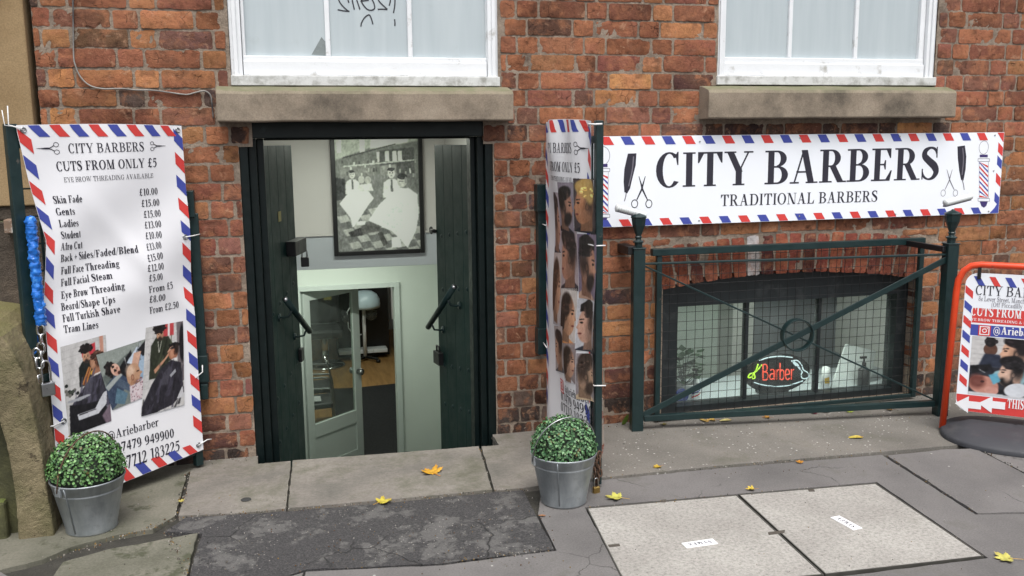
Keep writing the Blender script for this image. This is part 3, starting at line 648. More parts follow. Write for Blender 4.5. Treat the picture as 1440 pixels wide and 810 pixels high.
# ---- stone sills
def sill(x0,x1,z0,z1,chip):
    mb=MB(); n=60; vs=[]
    prof=[(.06,z0),(-.098,z0),(-.104,z0+.006),(-.105,z0+.12*(z1-z0)/.14),(-.096,z1-.006),(-.03,z1+.014),(.09,z1+.026)]
    for i in range(n+1):
        x=x0+(x1-x0)*i/n
        for y,z in prof:
            k=noise.noise((x*9,y*30,z*30)); e=max(0,1-(x1-x)/.05)*chip
            vs.append((x-e*.02*max(0,math.sin(z*60)),y+.003*k,z+.0025*noise.noise((x*6,z*20,4))))
    m=len(prof)
    fs=[(i*m+j,i*m+j+1,(i+1)*m+j+1,(i+1)*m+j) for i in range(n) for j in range(m-1)]+[tuple(range(m)),tuple(range(n*m+m-1,n*m-1,-1))]
    mb.add(vs,fs); return obj('window_sill',mb,M['sill_stone'],BLD,bevel=.003)
tag(sill(-.214,1.094,1.529,1.668,1),label='weathered sandstone sill above the shop doorway')
tag(sill(2.075,3.490,1.532,1.678,0),label='cleaner buff stone sill above the long sign')
# ---- sash windows
def sash(x0,x1,zb,g0,g1,bars,gz,lab,left):
    """x0..x1 frame, zb bottom of frame, g0..g1 glass, gz glass bottom"""
    zt=2.66
    root=MB()
    root.box(x0,.012,zb,x0+.05,.13,zt); root.box(x1-.05,.012,zb,x1,.13,zt)
    root.box(x0+.0501,.0885,zb,x1-.0501,.13,zb+.09)
    root.box(x0+.014,.002,zb,x0+.032,.0118,zt); root.box(x1-.032,.002,zb,x1-.014,.0118,zt)
    wn=obj('sash_window',root,M['white_paint'],BLD,bevel=.003); tag(wn,label=lab)
    s=MB(); s.box(x0+.052,.034,gz-.032,g0,.085,zt); s.box(g1,.034,gz-.032,x1-.052,.085,zt); s.box(x0+.052,.032,zb+.052,x1-.052,.088,gz-.001)
    s.box(x0+.0525,.022,zb+.034,x1-.0525,.031,zb+.098)
    obj('sash_frame',s,M['white_paint'],wn,bevel=.003)
    c=MB(); c.box(x0-.002,-.012,zb-.012,x1+.002,.12,zb+.032); obj('cill_board',c,M['cill_paint'],wn,bevel=.003)
    for b in bars:
        m=MB(); m.box(b-.011,.040,gz,b+.011,.082,zt); obj('glazing_bar',m,M['white_paint'],wn,bevel=.004)
    ed=[g0]+[b for b in bars]+[g1]
    for i in range(len(ed)-1):
        m=MB(); m.box(ed[i]-.005,.056,gz-.005,ed[i+1]+.005,.062,zt); obj('pane',m,M['film'],wn)
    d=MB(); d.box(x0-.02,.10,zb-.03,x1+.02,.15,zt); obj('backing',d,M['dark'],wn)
    return wn
gl=lambda px,py,Y=.05:W(px,py,Y)
a=gl(346,78).x; b=gl(686,82).x; bars=[gl(461,60).x,gl(576.5,60).x]
WL=sash(-.150,1.052,1.700,a,b,bars,gl(500,80).z,'left white sash window with three frosted panes and black scrawl on the middle one',1)
a=gl(1018,60).x; b=gl(1290,60).x; bars=[gl(1110,60).x,gl(1202.5,60).x]
WR=sash(2.166,3.432,1.712,a,b,bars,gl(1150,82).z,'right white sash window with three clean frosted panes',0)
# pen scrawl on the middle pane, written from inside so it reads backwards
pr=Print(lambda u,v,h:Vector((u,.0555-h,v)),.0004)
def gpx(zx,zy): p=W(450+zx/11.08,zy/11.08,.055); return (p.x,p.z)
for st in ([(285,-30),(305,30),(350,90),(400,140),(455,180)],[(460,178),(390,172),(330,162),(275,150)],[(425,-40),(440,10),(450,45)],[(490,-60),(510,40),(535,150)],
           [(555,-60),(590,50),(622,148)],[(760,0),(700,10),(630,20)],[(640,10),(670,70),(730,140),(800,160),(850,130),(845,70),(815,0),(760,-50),(690,-40),(640,10)],
           [(890,-40),(930,30),(1000,100),(1050,145)],[(1050,150),(980,143),(900,145)],[(1100,-60),(1095,20),(1078,90)],[(1170,-60),(1165,80),(1145,205)],
           [(1162,300),(1168,350),(1166,405)],[(637,415),(650,350),(700,270),(765,232),(800,290),(825,380)]):
    pr.line('marker',[gpx(*p)+(.0058,) for p in st])
pr.build('scrawl',WL)
# torn corner of film
pr=Print(lambda u,v,h:Vector((u,.0555-h,v)),.0003); pp=lambda x,y:(lambda q:(q.x,q.z))(W(x,y,.055))
pr.poly('tear',[pp(438,77),pp(452,52),pp(457,58),pp(458,72),pp(458,78)]); M['tear']=paint('bare_glass',(.20,.23,.23),.25,.1,10,0); pr.build('torn_film',WL)
# ---- door surround
for J in (((-.137,-.098,.012),(-.0975,-.062,.040),(-.0615,-.030,.085)),((.982,1.024,.012),(.950,.9815,.040),(.925,.9495,.085))):
    mb=MB()
    for x0,x1,y0 in J: mb.box(x0,y0,-2.0,x1,.17,1.4585)
    obj('door_jamb',mb,M['green_dark'],BLD,bevel=.004)
mb=MB(); mb.box(-.136,.012,1.459,1.023,.21,1.545); mb.box(-.029,.086,1.450,.924,.16,1.4588); obj('door_head',mb,M['green_dark'],BLD,bevel=.004)
# ---- plank shutters folded back into the stairwell
def shutter(hx,hy,fx,fy,top,side,lab):
    a=Vector((hx,hy,0)); b=Vector((fx,fy,0)); L=(b-a).length; d=(b-a)/L; n=Vector((d.y,-d.x,0))
    if n.y>0: n=-n
    n=n if (n.x*side)<0 else -n            # towards the passage
    P=lambda u,z,h:a+d*u+n*h+Vector((0,0,z))
    sh=MB(); npl=4; z0=-1.6
    for i in range(npl):
        u0=L*i/npl+.001;u1=L*(i+1)/npl-.001
        sh.prism([P(u0,z0,0),P(u1,z0,0),P(u1,top,0),P(u0,top,0)],n*0,-n*.032)
    sh.prism([P(.004,z0,-.034),P(L-.004,z0,-.034),P(L-.004,top-.004,-.034),P(.004,top-.004,-.034)],n*0,-n*.012)
    s=obj('shutter',sh,M['green_worn'],BLD,bevel=.002); tag(s,label=lab)
    for z,dz in ((.98,-.02),(.62,.05),(.30,-.05),(-.02,.05),(-.34,.04)):
        for i in range(4):
            u=L*(i+.55)/4.4+.02; zz=z+ (i-1.5)*(-.018 if side>0 else .03)+dz
            if side<0 and z>.9: continue
            q=P(u,zz,0); bt=MB(); bt.add([q+n*.009]+[q+(d*math.cos(t)+Vector((0,0,1))*math.sin(t))*.0135 for t in [k*math.pi/4 for k in range(8)]],[(0,1+k,1+(k+1)%8) for k in range(8)],True); obj('bolt_head',bt,M['green'],s,fixn=False)
    return s,P,d,n,L
SHL,PL_,dL,nL,LL=shutter(-.052,.13,.104,.66,1.425,-1,'left dark green plank shutter folded inwards with black hasp box and padlock')
SHR,PR_,dR,nR,LR=shutter(.940,.13,.850,.66,1.418,1,'right dark green plank shutter folded inwards with diagonal rows of bolts')
def handrail(sh,P,u0,z0,u1,z1):
    m=MB(); a=P(u0,z0,.065); b=P(u1,z1,.065); m.tube([a,b],.0155,14); h=obj('handrail',m,M['green'],sh)
    for t in (.24,.86):
        m=MB(); q=a+(b-a)*t; u=u0+(u1-u0)*t; z=z0+(z1-z0)*t
        m.tube([q-Vector((0,0,.012)),P(u,z-.045,.05),P(u,z-.05,.02),P(u,z-.05,0)],.0055,8)
        m.tube([P(u,z-.05,.006),P(u,z-.05,0)],.02,12); obj('bracket',m,M['green'],sh)
    m=MB(); m.tube([a+(a-b).normalized()*.004,a-(a-b).normalized()*.001],.0125,12); obj('end_cap',m,M['steel'],sh)
handrail(SHL,PL_,.08,.70,.50,.455)
handrail(SHR,PR_,.10,.715,.52,.43)
m=MB(); o=PL_(.40,.93,0)
m.prism([PL_(.36,.87,0),PL_(.58,.87,0),PL_(.58,.945,0),PL_(.36,.945,0)],nL*.001,nL*.05); obj('hasp_box',m,M['black'],SHL,bevel=.004)
m=MB(); m.prism([PL_(.25,1.055,0),PL_(.30,1.055,0),PL_(.30,1.105,0),PL_(.25,1.105,0)],nL*.001,nL*.0022); M['sticker']=paint('faded_sticker',(.34,.30,.10),.6,.3,60,0); obj('sticker',m,M['sticker'],SHL)
m=MB(); m.prism([PL_(.49,.29,0),PL_(.54,.29,0),PL_(.54,.36,0),PL_(.49,.36,0)],nL*.001,nL*.02); obj('latch',m,M['black'],SHL,bevel=.003)
m=MB(); m.tube([PR_(.52,.955,.012),PR_(.585,.955,.012)],.010,10); m.tube([PR_(.585+.018*math.cos(t*math.pi/6),.955+.018*math.sin(t*math.pi/6),.012) for t in range(12)],.005,6,closed=True); obj('hook_bolt',m,M['black'],SHR)
m=MB(); m.prism([PR_(.46,.22,0),PR_(.55,.22,0),PR_(.55,.29,0),PR_(.46,.29,0)],nR*.001,nR*.03); m.tube([PR_(.49,.29,.015),PR_(.49,.32,.015),PR_(.53,.32,.015),PR_(.53,.29,.015)],.006,6); obj('latch',m,M['black'],SHR,bevel=.003)
p=PL_(.60,.86,.03)
PK=thing('padlock',p-Vector((0,0,.075)),'black padlock hanging from the hasp of the left green shutter','padlock')
m=MB(); m.box(p.x-.02,p.y-.012,p.z-.075,p.x+.022,p.y+.012,p.z-.024); obj('lock_body',m,M['black'],PK,bevel=.004)
m=MB(); m.tube([p+Vector(q) for q in ((-.013,0,-.03),(-.013,0,.004),(-.007,0,.014),(.007,0,.014),(.013,0,.004),(.013,0,-.03))],.004,8); obj('shackle',m,M['steel'],PK)
# ---- interior: stairwell, bulkhead, passage, salon
def rbox(name,b,m,bevel=0): mb=MB(); mb.box(*b); return struct(name,mb,m,bevel=bevel)
FZ=-2.0
rbox('stairwell_wall',(-.30,.20,-2.1,-.142,2.2,2.0),M['wallwhite']); rbox('stairwell_wall',(1.19,.20,-2.1,1.35,2.198,2.0),M['wallwhite'])
rbox('stairwell_ceiling',(-.30,.17,1.60,1.35,2.4,1.70),M['wallwhite'])
rbox('bulkhead_wall',(-.299,2.2,.565,2.2,2.32,1.598),M['wallwhite'],.003)
mb=MB(); mb.box(-.14,2.19,.562,1.189,2.1985,.792); struct('bulkhead_panel',mb,M['wallgrey'],bevel=.002)
mb=MB()
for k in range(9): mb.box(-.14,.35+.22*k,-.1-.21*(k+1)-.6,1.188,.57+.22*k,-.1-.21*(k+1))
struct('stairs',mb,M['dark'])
rbox('passage_wall',(-.45,2.33,FZ,-.30,5.0,1.0),M['wallgreen']); rbox('passage_wall',(1.95,2.33,FZ,2.1,5.0,1.0),M['wallgreen'])
rbox('passage_ceiling',(-.45,2.3205,.62,2.1,5.12,.72),M['wallwhite'])
rbox('passage_floor',(-.45,2.2,FZ-.1,2.1,5.12,FZ),M['mat'])
DX0,DX1,DH=.215,1.145,-.035
for nm,b in (('partition_wall',(-.45,5.0,FZ,DX0-.04,5.12,.619)),('partition_wall',(DX1+.04,5.0,FZ,2.1,5.12,.619)),('partition_wall',(DX0-.04,5.0,DH+.035,DX1+.04,5.12,.619))): rbox(nm,b,M['wallgreen'])
mb=MB(); mb.box(DX0-.055,4.975,FZ,DX0,5.13,DH+.05); mb.box(DX1,4.975,FZ,DX1+.055,5.13,DH+.05); mb.box(DX0-.056,4.973,DH+.001,DX1+.056,5.132,DH+.051)
obj('inner_door_frame',mb,M['dooredge'],BLD,bevel=.004)
# glazed door standing open
ang=R(42); hd=Vector((DX0+.01,5.03,0)); dd=Vector((math.cos(ang),math.sin(ang),0)); dn=Vector((dd.y,-dd.x,0)); DWD=.80
DP=lambda u,z,h=0:hd+dd*u+dn*h+Vector((0,0,z))
z0,z1=FZ+.01,DH-.01
def dbar(mb,u0,u1,a,b,t=.02): mb.prism([DP(u0,a),DP(u1,a),DP(u1,b),DP(u0,b)],dn*t,-dn*t)
mb=MB(); dbar(mb,0,.09,z0,z1); dbar(mb,DWD-.10,DWD,z0,z1); dbar(mb,.0905,DWD-.1005,z1-.10,z1); dbar(mb,.0905,DWD-.1005,FZ+.42,FZ+.56); dbar(mb,.0905,DWD-.1005,z0,FZ+.12); dbar(mb,.0905,DWD-.1005,FZ+.1205,FZ+.4195,.008)
IDR=obj('inner_door',mb,M['dooredge'],BLD,bevel=.004)
mb=MB(); dbar(mb,.091,DWD-.101,FZ+.561,z1-.101,.003); obj('glass',mb,M['glass'],IDR)
for sg in (1,-1):
    q=DP(DWD-.05,FZ+.98); e=dn*sg
    mb=MB(); mb.tube([q+e*.02,q+e*.05,q+e*.056,q+e*.08,q+e*.09],[.03,.012,.034,.034,.014],12); obj('door_knob',mb,M['steel'],IDR)
# salon beyond
rbox('salon_floor',(-2.0,5.12,FZ-.1,4.0,13,FZ),M['wood'])
mb=MB(); q=[G(503,546,FZ),G(560,540,FZ),Vector((1.9,5.125,FZ)),Vector((.62,5.125,FZ)),G(475,605,FZ),G(458,548,FZ)]
mb.prism([Vector((p.x,p.y,FZ)) for p in q],(0,0,.004),(0,0,.012)); struct('floor_mat',mb,M['mat'])
rbox('salon_wall',(-2.0,12.4,FZ,4.0,12.5,.62),M['wallgrey']); rbox('salon_wall',(-2.1,5.12,FZ,-2.0,13,.62),M['wallgreen']); rbox('salon_wall',(4.0,5.12,FZ,4.1,13,.62),M['dark'])
rbox('salon_wall',(-2.0,5.05,FZ,-.455,5.119,.62),M['wallgreen']); rbox('salon_wall',(2.105,5.05,FZ,4.0,5.119,.62),M['wallgreen'])
rbox('salon_ceiling',(-2.1,5.1205,.62,4.1,13,.72),M['wallwhite'])
def lamp(name,loc,e,sx,sy,lab,w=1.2):
    m=MB(); m.box(loc[0]-w/2,loc[1]-.05,loc[2]+.02,loc[0]+w/2,loc[1]+.05,loc[2]+.06); t=thing('strip_light',(loc[0],loc[1],loc[2]),lab,'ceiling light','strip lights of the basement')
    obj('housing',m,M['white_paint'],t,bevel=.004); m=MB(); m.tube([(loc[0]-w/2+.03,loc[1],loc[2]+.006),(loc[0]+w/2-.03,loc[1],loc[2]+.006)],.013,10); obj('tube',m,M['tube_light'],t)
    l=bpy.data.lights.new('strip_glow','AREA'); l.energy=e; l.shape='RECTANGLE'; l.size=sx; l.size_y=sy; l.color=(.93,1,.88)
    o=bpy.data.objects.new('strip_glow',l); COL.objects.link(o); o.parent=t; o.location=(0,0,-.012)
lamp('strip_light',(.45,4.1,.55),11,1.1,.05,'white strip light on the ceiling of the passage below the framed picture')
lamp('strip_light',(-.2,7.6,.55),14,1.1,.05,'white strip light on the salon ceiling above the waiting chairs')
lamp('strip_light',(1.3,8.6,.55),8,1.1,.05,'white strip light on the salon ceiling behind the inner door')
lamp('strip_light',(.5,1.35,1.53),5.5,.5,.05,'short strip light on the ceiling over the stairs',.5)
# ---- basement window beyond the green gate
mb=MB(); NS=24
zt=lambda x:intr(x)+.06
def archframe(x0,x1,z0,ins,y0,y1):
    out=[(x0,z0),(x1,z0)]+[(x1+(x0-x1)*i/NS,zt(x1+(x0-x1)*i/NS)) for i in range(NS+1)]
    return out
xa,xb=BW0+.002,BW1-.002
g0,g1,gt,gb=2.012,3.335,.572,.035
mb.prism([(xa,.075,-.03),(g0,.075,-.03),(g0,.075,zt(g0)),(xa,.075,zt(xa))],(0,0,0),(0,.09,0))
mb.prism([(g1,.075,-.03),(xb,.075,-.03),(xb,.075,zt(xb)),(g1,.075,zt(g1))],(0,0,0),(0,.09,0))
mb.prism([(g0+.0005,.076,gt)]+[(g1-.0005,.076,gt)]+[(g1-.0005+(g0-g1+.001)*i/NS,.076,zt(g1+(g0-g1)*i/NS)) for i in range(NS+1)],(0,0,0),(0,.088,0))
mb.box(g0+.0005,.070,-.03,g1-.0005,.165,gb)
M['frame_dark']=paint('dark_window_paint',(.016,.022,.024),.45,.3,10,.2,40,.002,dirt=(.05,.055,.055),dscale=9,dlo=.55,dhi=.75)
BWN=obj('basement_window',mb,M['frame_dark'],BLD,bevel=.003); tag(BWN,label='low basement window with three panes under a brick arch')
m1,m2=W(1050,420,.12).x,W(1152,415,.12).x
for mx_ in (m1,m2):
    m=MB(); m.box(mx_-.010,.105,gb,mx_+.010,.145,gt); obj('mullion',m,M['frame_dark'],BWN,bevel=.003)
for a,b in ((g0,m1-.010),(m1+.010,m2-.010),(m2+.010,g1)):
    m=MB(); m.box(a+.001,.120,gb+.001,b-.001,.125,gt-.001); obj('pane',m,M['glass'],BWN)
rbox('window_recess_floor',(1.85,.166,-.10,4.3,.62,.02),M['wallgrey']); rbox('window_recess_wall',(1.78,.21,-.9,1.86,2.2,1.0),M['wallgreen']); rbox('window_recess_wall',(3.58,.21,.021,3.66,1.0,1.0),M['wallwhite'])
rbox('window_recess_ceiling',(1.78,.205,.80,4.4,2.2,.9),M['wallwhite']); rbox('window_room_wall',(1.86,1.25,-.9,2.85,1.32,.799),M['wallgreen']); rbox('window_room_wall',(2.851,1.6,-.9,4.3,1.7,.799),M['wallgrey'])
rbox('window_room_pier',(2.852,1.05,-.9,3.0,1.33,.798),M['wallwhite']); rbox('window_room_wall',(4.3,.21,-.9,4.4,1.7,.8),M['wallgrey']); rbox('window_room_floor',(1.78,.621,-1.0,4.4,2.2,-.9),M['wallgrey'])
l=thing('strip_light',(2.7,.215,.74),'unseen strip light added above the basement window to brighten its items','ceiling light','strip lights of the basement')  # added lamp, hidden behind the frame top, lights the items' fronts
m=MB(); m.box(2.45,.19,.75,2.95,.24,.79); obj('housing',m,M['white_paint'],l); m=MB(); m.tube([(2.47,.215,.74),(2.93,.215,.74)],.010,8); obj('tube',m,M['tube_light'],l)
al=bpy.data.lights.new('strip_glow','AREA'); al.energy=4; al.shape='RECTANGLE'; al.size=.45; al.size_y=.05; al.color=(.93,1,.9); ao=bpy.data.objects.new('strip_glow',al); COL.objects.link(ao); ao.parent=l; ao.location=(0,0,-.012)
# ============================================================ NEIGHBOURING STONE DOORWAY (far left)
PLR=thing('stone_pilaster',(-1.4,-.03,0),'plain buff sandstone pilaster of the neighbouring building at the left edge','pilaster')
mb=MB(); mb.box(-6,-.035,1.19,-.945,.2,2.66); obj('shaft',mb,M['pillar_stone'],PLR,bevel=.006)
mb=MB(); mb.box(-6,-.022,1.13,-.932,.2,1.189); obj('ledge',mb,M['plinth_stone'],PLR,bevel=.006)
mb=MB(); mb.box(-6,-.05,-.1,-.928,.2,1.129); obj('plinth',mb,M['plinth_stone'],PLR,bevel=.008)
STW=thing('step_wall',(-1.1,-.45,0),'low sandstone stair wall with swept curved end beside the left bucket','stone wall')
yy=-.70; sp=lambda x,y:W(x,y,yy)
outl=[sp(x,y) for x,y in ((77,757),(74,735),(66,690),(58,640),(50,595),(41,556),(30,520),(18,494),(2,474),(-20,462),(-70,455))]
inn=[sp(x,y) for x,y in ((-70,560),(-20,572),(-2,590),(8,625),(16,665),(22,705),(25,740),(26,775))]
mb=MB(); mb.prism([Vector((p.x,yy,max(p.z,-.06))) for p in outl+inn],(0,0,0),(0,.52,0)); obj('coping',mb,M['coping_stone'],STW,bevel=.008)
mb=MB(); mb.prism([Vector((p.x+.001,yy+.07,max(p.z,-.06))) for p in inn]+[Vector((-1.35,yy+.07,-.06)),Vector((-1.35,yy+.07,.5))],(0,0,0),(0,.44,0)); obj('inner_face',mb,M['mossy_stone'],STW)
mb=MB(); mb.box(-1.5,yy+.02,-.05,-1.02,yy+.069,.14); obj('lower_step',mb,M['mossy_stone'],STW,bevel=.012)
def roughen(o,levels,amps):
    s=o.modifiers.new('subdivide','SUBSURF'); s.subdivision_type='SIMPLE'; s.levels=levels; s.render_levels=levels
    for sc_,st_ in amps:
        tx=bpy.data.textures.new('weathering','CLOUDS'); tx.noise_scale=sc_; tx.noise_depth=4
        d=o.modifiers.new('weathering','DISPLACE'); d.texture=tx; d.strength=st_; d.mid_level=.5; d.texture_coords='GLOBAL'
for ch in STW.children: roughen(ch,5 if 'coping' in ch.name else 4,((.12,.009),(.02,.0045)))
for ch in PLR.children:
    if 'plinth' in ch.name or 'ledge' in ch.name: roughen(ch,6,((.09,.008),(.02,.005)))
# ============================================================ GROUND
mb=MB(); zz=-.022
for b in ((-30,-30,30,-.135),(-30,-.135,-.128,.05),(.99,-.135,30,.05)):
    mb.add([(b[0],b[1],zz),(b[2],b[1],zz),(b[2],b[3],zz),(b[0],b[3],zz)],[(0,1,2,3)])
struct('ground',mb,M['soil'],fixn=False,base=(0,0,0))
def jag(pts,seed,amp=.004,step=.025):
    out=[];n=len(pts)
    for i in range(n):
        a=Vector(pts[i]);b=Vector(pts[(i+1)%n]);m=max(1,int((b-a).length/step)); d=(b-a).normalized() if (b-a).length>0 else Vector((1,0)); nn=Vector((-d.y,d.x))
        for j in range(m):
            p=a+(b-a)*j/m; k=noise.noise((p.x*14,p.y*14,seed))*amp+noise.noise((p.x*45,p.y*45,seed))*amp*.5
            out.append(p+nn*k)
    return out
def slab(px,m,top=0,amp=.004,world=False,seed=0,th=.05,name='paving_slab',bev=.004):
    P=[(Vector(p) if world else Vector(G(*p)[:2])) for p in px]; P=jag(P,seed,amp)
    mb=MB(); mb.prism([(p.x,p.y,top) for p in P],(0,0,0),(0,0,-th)); return struct(name,mb,m,bevel=bev)
WL0=-.004
slab([(-.375,WL0),(-.128,WL0),(-.128,-.118)]+[tuple(G(x,y)[:2]) for x,y in ((409,648),(402,715),(330,722),(251,725),(262,690),(268,662))],M['york'],0,.004,True,1)
slab([(412,648),(560,637),(673,628),(692,689),(560,702),(405,715)],M['york'],.002,.004,seed=2)
slab([tuple(G(x,y)[:2]) for x,y in ((677,627.5),(701.5,625.5))]+[(.995,WL0),(1.50,WL0)]+[tuple(G(x,y)[:2]) for x,y in ((842,672),(757,683),(696,690))],M['york'],-.001,.004,True,3)
slab([(-6.0,-.02),(-.385,-.02)]+[tuple(G(x,y)[:2]) for x,y in ((263,665),(246,724),(215,742),(160,752),(100,768),(60,785),(0,800))]+[(-2.0,-1.2),(-6.0,-1.2)],M['mossflag'],-.004,.007,True,4)
slab([(88,789),(150,772),(279,748),(270,780),(258,830),(60,830)],M['mossflag'],-.002,.005,seed=5)
slab([(232,746),(262,727),(402,718),(560,705),(692,692),(736,688),(752,720),(779,771),(622,791),(430,800),(330,830),(262,830),(272,785),(284,750)],M['asphalt'],-.003,.006,seed=6,name='tarmac_patch')
A=lambda *q:[tuple(G(x,y)[:2]) for x,y in q]
slab([(1.505,WL0),(5.6,WL0),(5.6,-.80)]+A((1335,627),(1240,635),(1010,655),(846,671.5)),M['speckled'],0,.005,True,7)
slab(A((1248,641),(1330,632),(1372,631),(1437.5,665),(1596,737),(1560,742),(1440,720),(1375,722)),M['pavement'],.001,.004,True,8)
slab(A((1376,630),(1440,664),(1600,735))+[(5.6,-1.3),(5.6,-.81)]+A((1440,622),),M['pavement'],-.002,.006,True,9)
slab(A((762,686),(842,675),(1010,658),(1240,639),(1372,723),(1440,722),(1560,744.5),(1600,738.5))+[(5.6,-1.32),(5.6,-2.6),(1.25,-2.6)]+A((1165,812),(1390,784),(1233,677),(822,712.5),(885,830))+[(1.0,-2.6),(-.2,-2.6)]+A((430,803),(622,794),(783,773.5),(757,722)),M['pavement'],-.002,.003,True,10)
slab(A((1163,813.5),(886,834.5))+[(1.015,-2.6),(1.235,-2.6)],M['pavement'],-.002,.003,True,12)
slab([(-6.0,-1.22),(-2.0,-1.22)]+A((0,803),(55,834),(262,834),(330,834),(426,804))+[(-.21,-2.6),(-6.0,-2.6)],M['pavement'],-.003,.004,True,11)
mb=MB(); mb.box(-30,-2.85,-.06,30,-2.62,.0); struct('kerb',mb,M['york'],bevel=.01)
mb=MB(); mb.add([(-30,-14,-.013),(30,-14,-.013),(30,-2.86,-.013),(-30,-2.86,-.013)],[(0,1,2,3)]); struct('road',mb,M['asphalt'],fixn=False,base=(0,-8,-.013))
# inspection covers
def cover(px,lab,tp,tr):
    P=[Vector(G(*p)) for p in px]; c=sum(P,Vector())/4; t=thing('inspection_cover',(c.x,c.y,0),lab,'manhole cover','concrete filled inspection covers')
    def ins(k): return [p+(c-p)*k for p in P]
    mb=MB(); mb.prism([Vector((p.x,p.y,.0012)) for p in ins(.016)],(0,0,0),(0,0,-.03)); obj('concrete_infill',mb,M['cover'],t)
    mb=MB(); o=ins(0);i=ins(.014)
    for k in range(4): mb.prism([Vector((q.x,q.y,.001)) for q in (o[k],o[(k+1)%4],i[(k+1)%4],i[k])],(0,0,.002),(0,0,-.03))
    obj('steel_rim',mb,M['rim'],t)
    q=G(*tp); e=Vector((tr[0],tr[1],0)).normalized(); f=Vector((-e.y,e.x,0)); mb=MB(); w,h=.062,.021
    mb.prism([Vector((q.x,q.y,.0035))+e*(i*w)+f*(j*h) for i,j in ((-1,-1),(1,-1),(1,1),(-1,1))],(0,0,0),(0,0,-.004)); pl=obj('label_plate',mb,M['white_ink'],t)
    pr=Print(lambda u,v,hh:Vector((q.x,q.y,.0035+hh))+e*u+f*v,.0004); pr.text('ink','SYMEX',(-.046,-.0095),(.046,-.0095),.019,22,10,14)
    pr.build('lettering',pl)
    return t,c
M['slot']=paint('dirty_slot',(.085,.072,.058),.8,.4,60,.3)
M['rim']=paint('worn_rim',(.13,.125,.11),.5,.3,20,.2,metal=.6)
cover([(825,715),(1036,696.5),(1159,809),(884,833)],'left concrete filled inspection cover in the pavement by the right bucket',(984,765),(-1,-.03))
cover([(1038.5,696),(1231,680),(1384,783),(1161,808.5)],'right concrete filled inspection cover in the pavement nearer the red sign',(1190,736),(-.12,1))
for pts in ([(1080,749.5),(1104,746),(1103,750),(1081,753)],[(929,704),(937,703),(936,707),(929,707)],[(1136,689),(1144,688.5),(1146,691.5),(1138,692)],[(855,767),(871,765.5),(872,768.5),(857,770)]):
    mb=MB(); mb.prism([Vector((p.x,p.y,.0016)) for p in (G(*q) for q in pts)],(0,0,.0015),(0,0,-.002)); obj('lifting_slot',mb,M['slot'],bpy.data.objects['inspection_cover' if pts[0][0] in (1078,928,853) else 'inspection_cover.001'])
mb=MB(); c=G(346,703); mb.lathe([(.0,.0022),(.020,.0022),(.021,.001)],(c.x,c.y,.001),16); struct('drain_hole',mb,M['dark'])

mb=MB(); gc=[]; rg=random.Random(4)
def chip(x,y,s,col,z=.001):
    n=rg.randint(4,6); a0=rg.uniform(0,6.28); pts=[(x+s*rg.uniform(.6,1)*math.cos(a0+6.283*k/n),y+s*rg.uniform(.6,1)*math.sin(a0+6.283*k/n)) for k in range(n)]
    h=s*rg.uniform(.25,.7); b=len(mb.v); mb.add([(px,py,z-.002) for px,py in pts]+[(x+(px-x)*.6,y+(py-y)*.6,z+h) for px,py in pts],[tuple(range(n,2*n))]+[(k,(k+1)%n,n+(k+1)%n,n+k) for k in range(n)]); gc.extend([col]*(2*n))
GC=[(.05,.047,.043),(.09,.082,.07),(.16,.145,.12),(.24,.22,.19),(.10,.055,.03),(.20,.13,.05),(.32,.30,.27)]
def along(p,q,n,w,s0,s1):
    for _ in range(n):
        t_=rg.random(); x=p[0]+(q[0]-p[0])*t_+rg.gauss(0,w); y=p[1]+(q[1]-p[1])*t_+rg.gauss(0,w)
        if y<-.125 or not (-.13<x<1.0): chip(x,min(y,-.012),rg.uniform(s0,s1)*rg.uniform(.5,1),rg.choice(GC))
gp2=lambda x,y:tuple(G(x,y)[:2])
along((1.2,-.03),(5,-.03),330,.025,.002,.006); along((-.4,-.02),(-.14,-.02),40,.02,.002,.005); along((1.7,-.16),(3.3,-.3),130,.04,.002,.005)
for p_,q_,k_ in (((402,718),(692,691),120),((692,691),(740,689),40),((262,727),(402,718),60),((779,771),(622,791),50),((692,691),(676,630),35),((412,648),(404,714),25),((846,672),(1240,636),90),((70,788),(255,728),110),((252,724),(266,665),50),((822,714),(1233,679),60),((234,746),(266,810),60),((1248,641),(1376,722),40),((1376,630),(1440,664),40)): along(gp2(*p_),gp2(*q_),k_,.010,.0015,.0055)
for _ in range(330): x,y=gp2(rg.uniform(240,780),rg.uniform(700,800)); chip(x,y,rg.uniform(.001,.0032),rg.choice(GC))
for _ in range(260): x,y=gp2(rg.uniform(850,1320),rg.uniform(600,668)); chip(x,y,rg.uniform(.001,.0026),rg.choice(GC[2:]))
for _ in range(200): x,y=gp2(rg.uniform(0,1440),rg.uniform(690,810)); chip(x,y,rg.uniform(.001,.003),rg.choice(GC),.002)
M['grit']=NT('grit_chips'); t=M['grit']; M['grit']=t.done(t.attr(),.9,spec=.2)
o=obj('grit',mb,M['grit'],cols=np.array(gc),base=(1,-.6,0)); o['kind']='stuff'
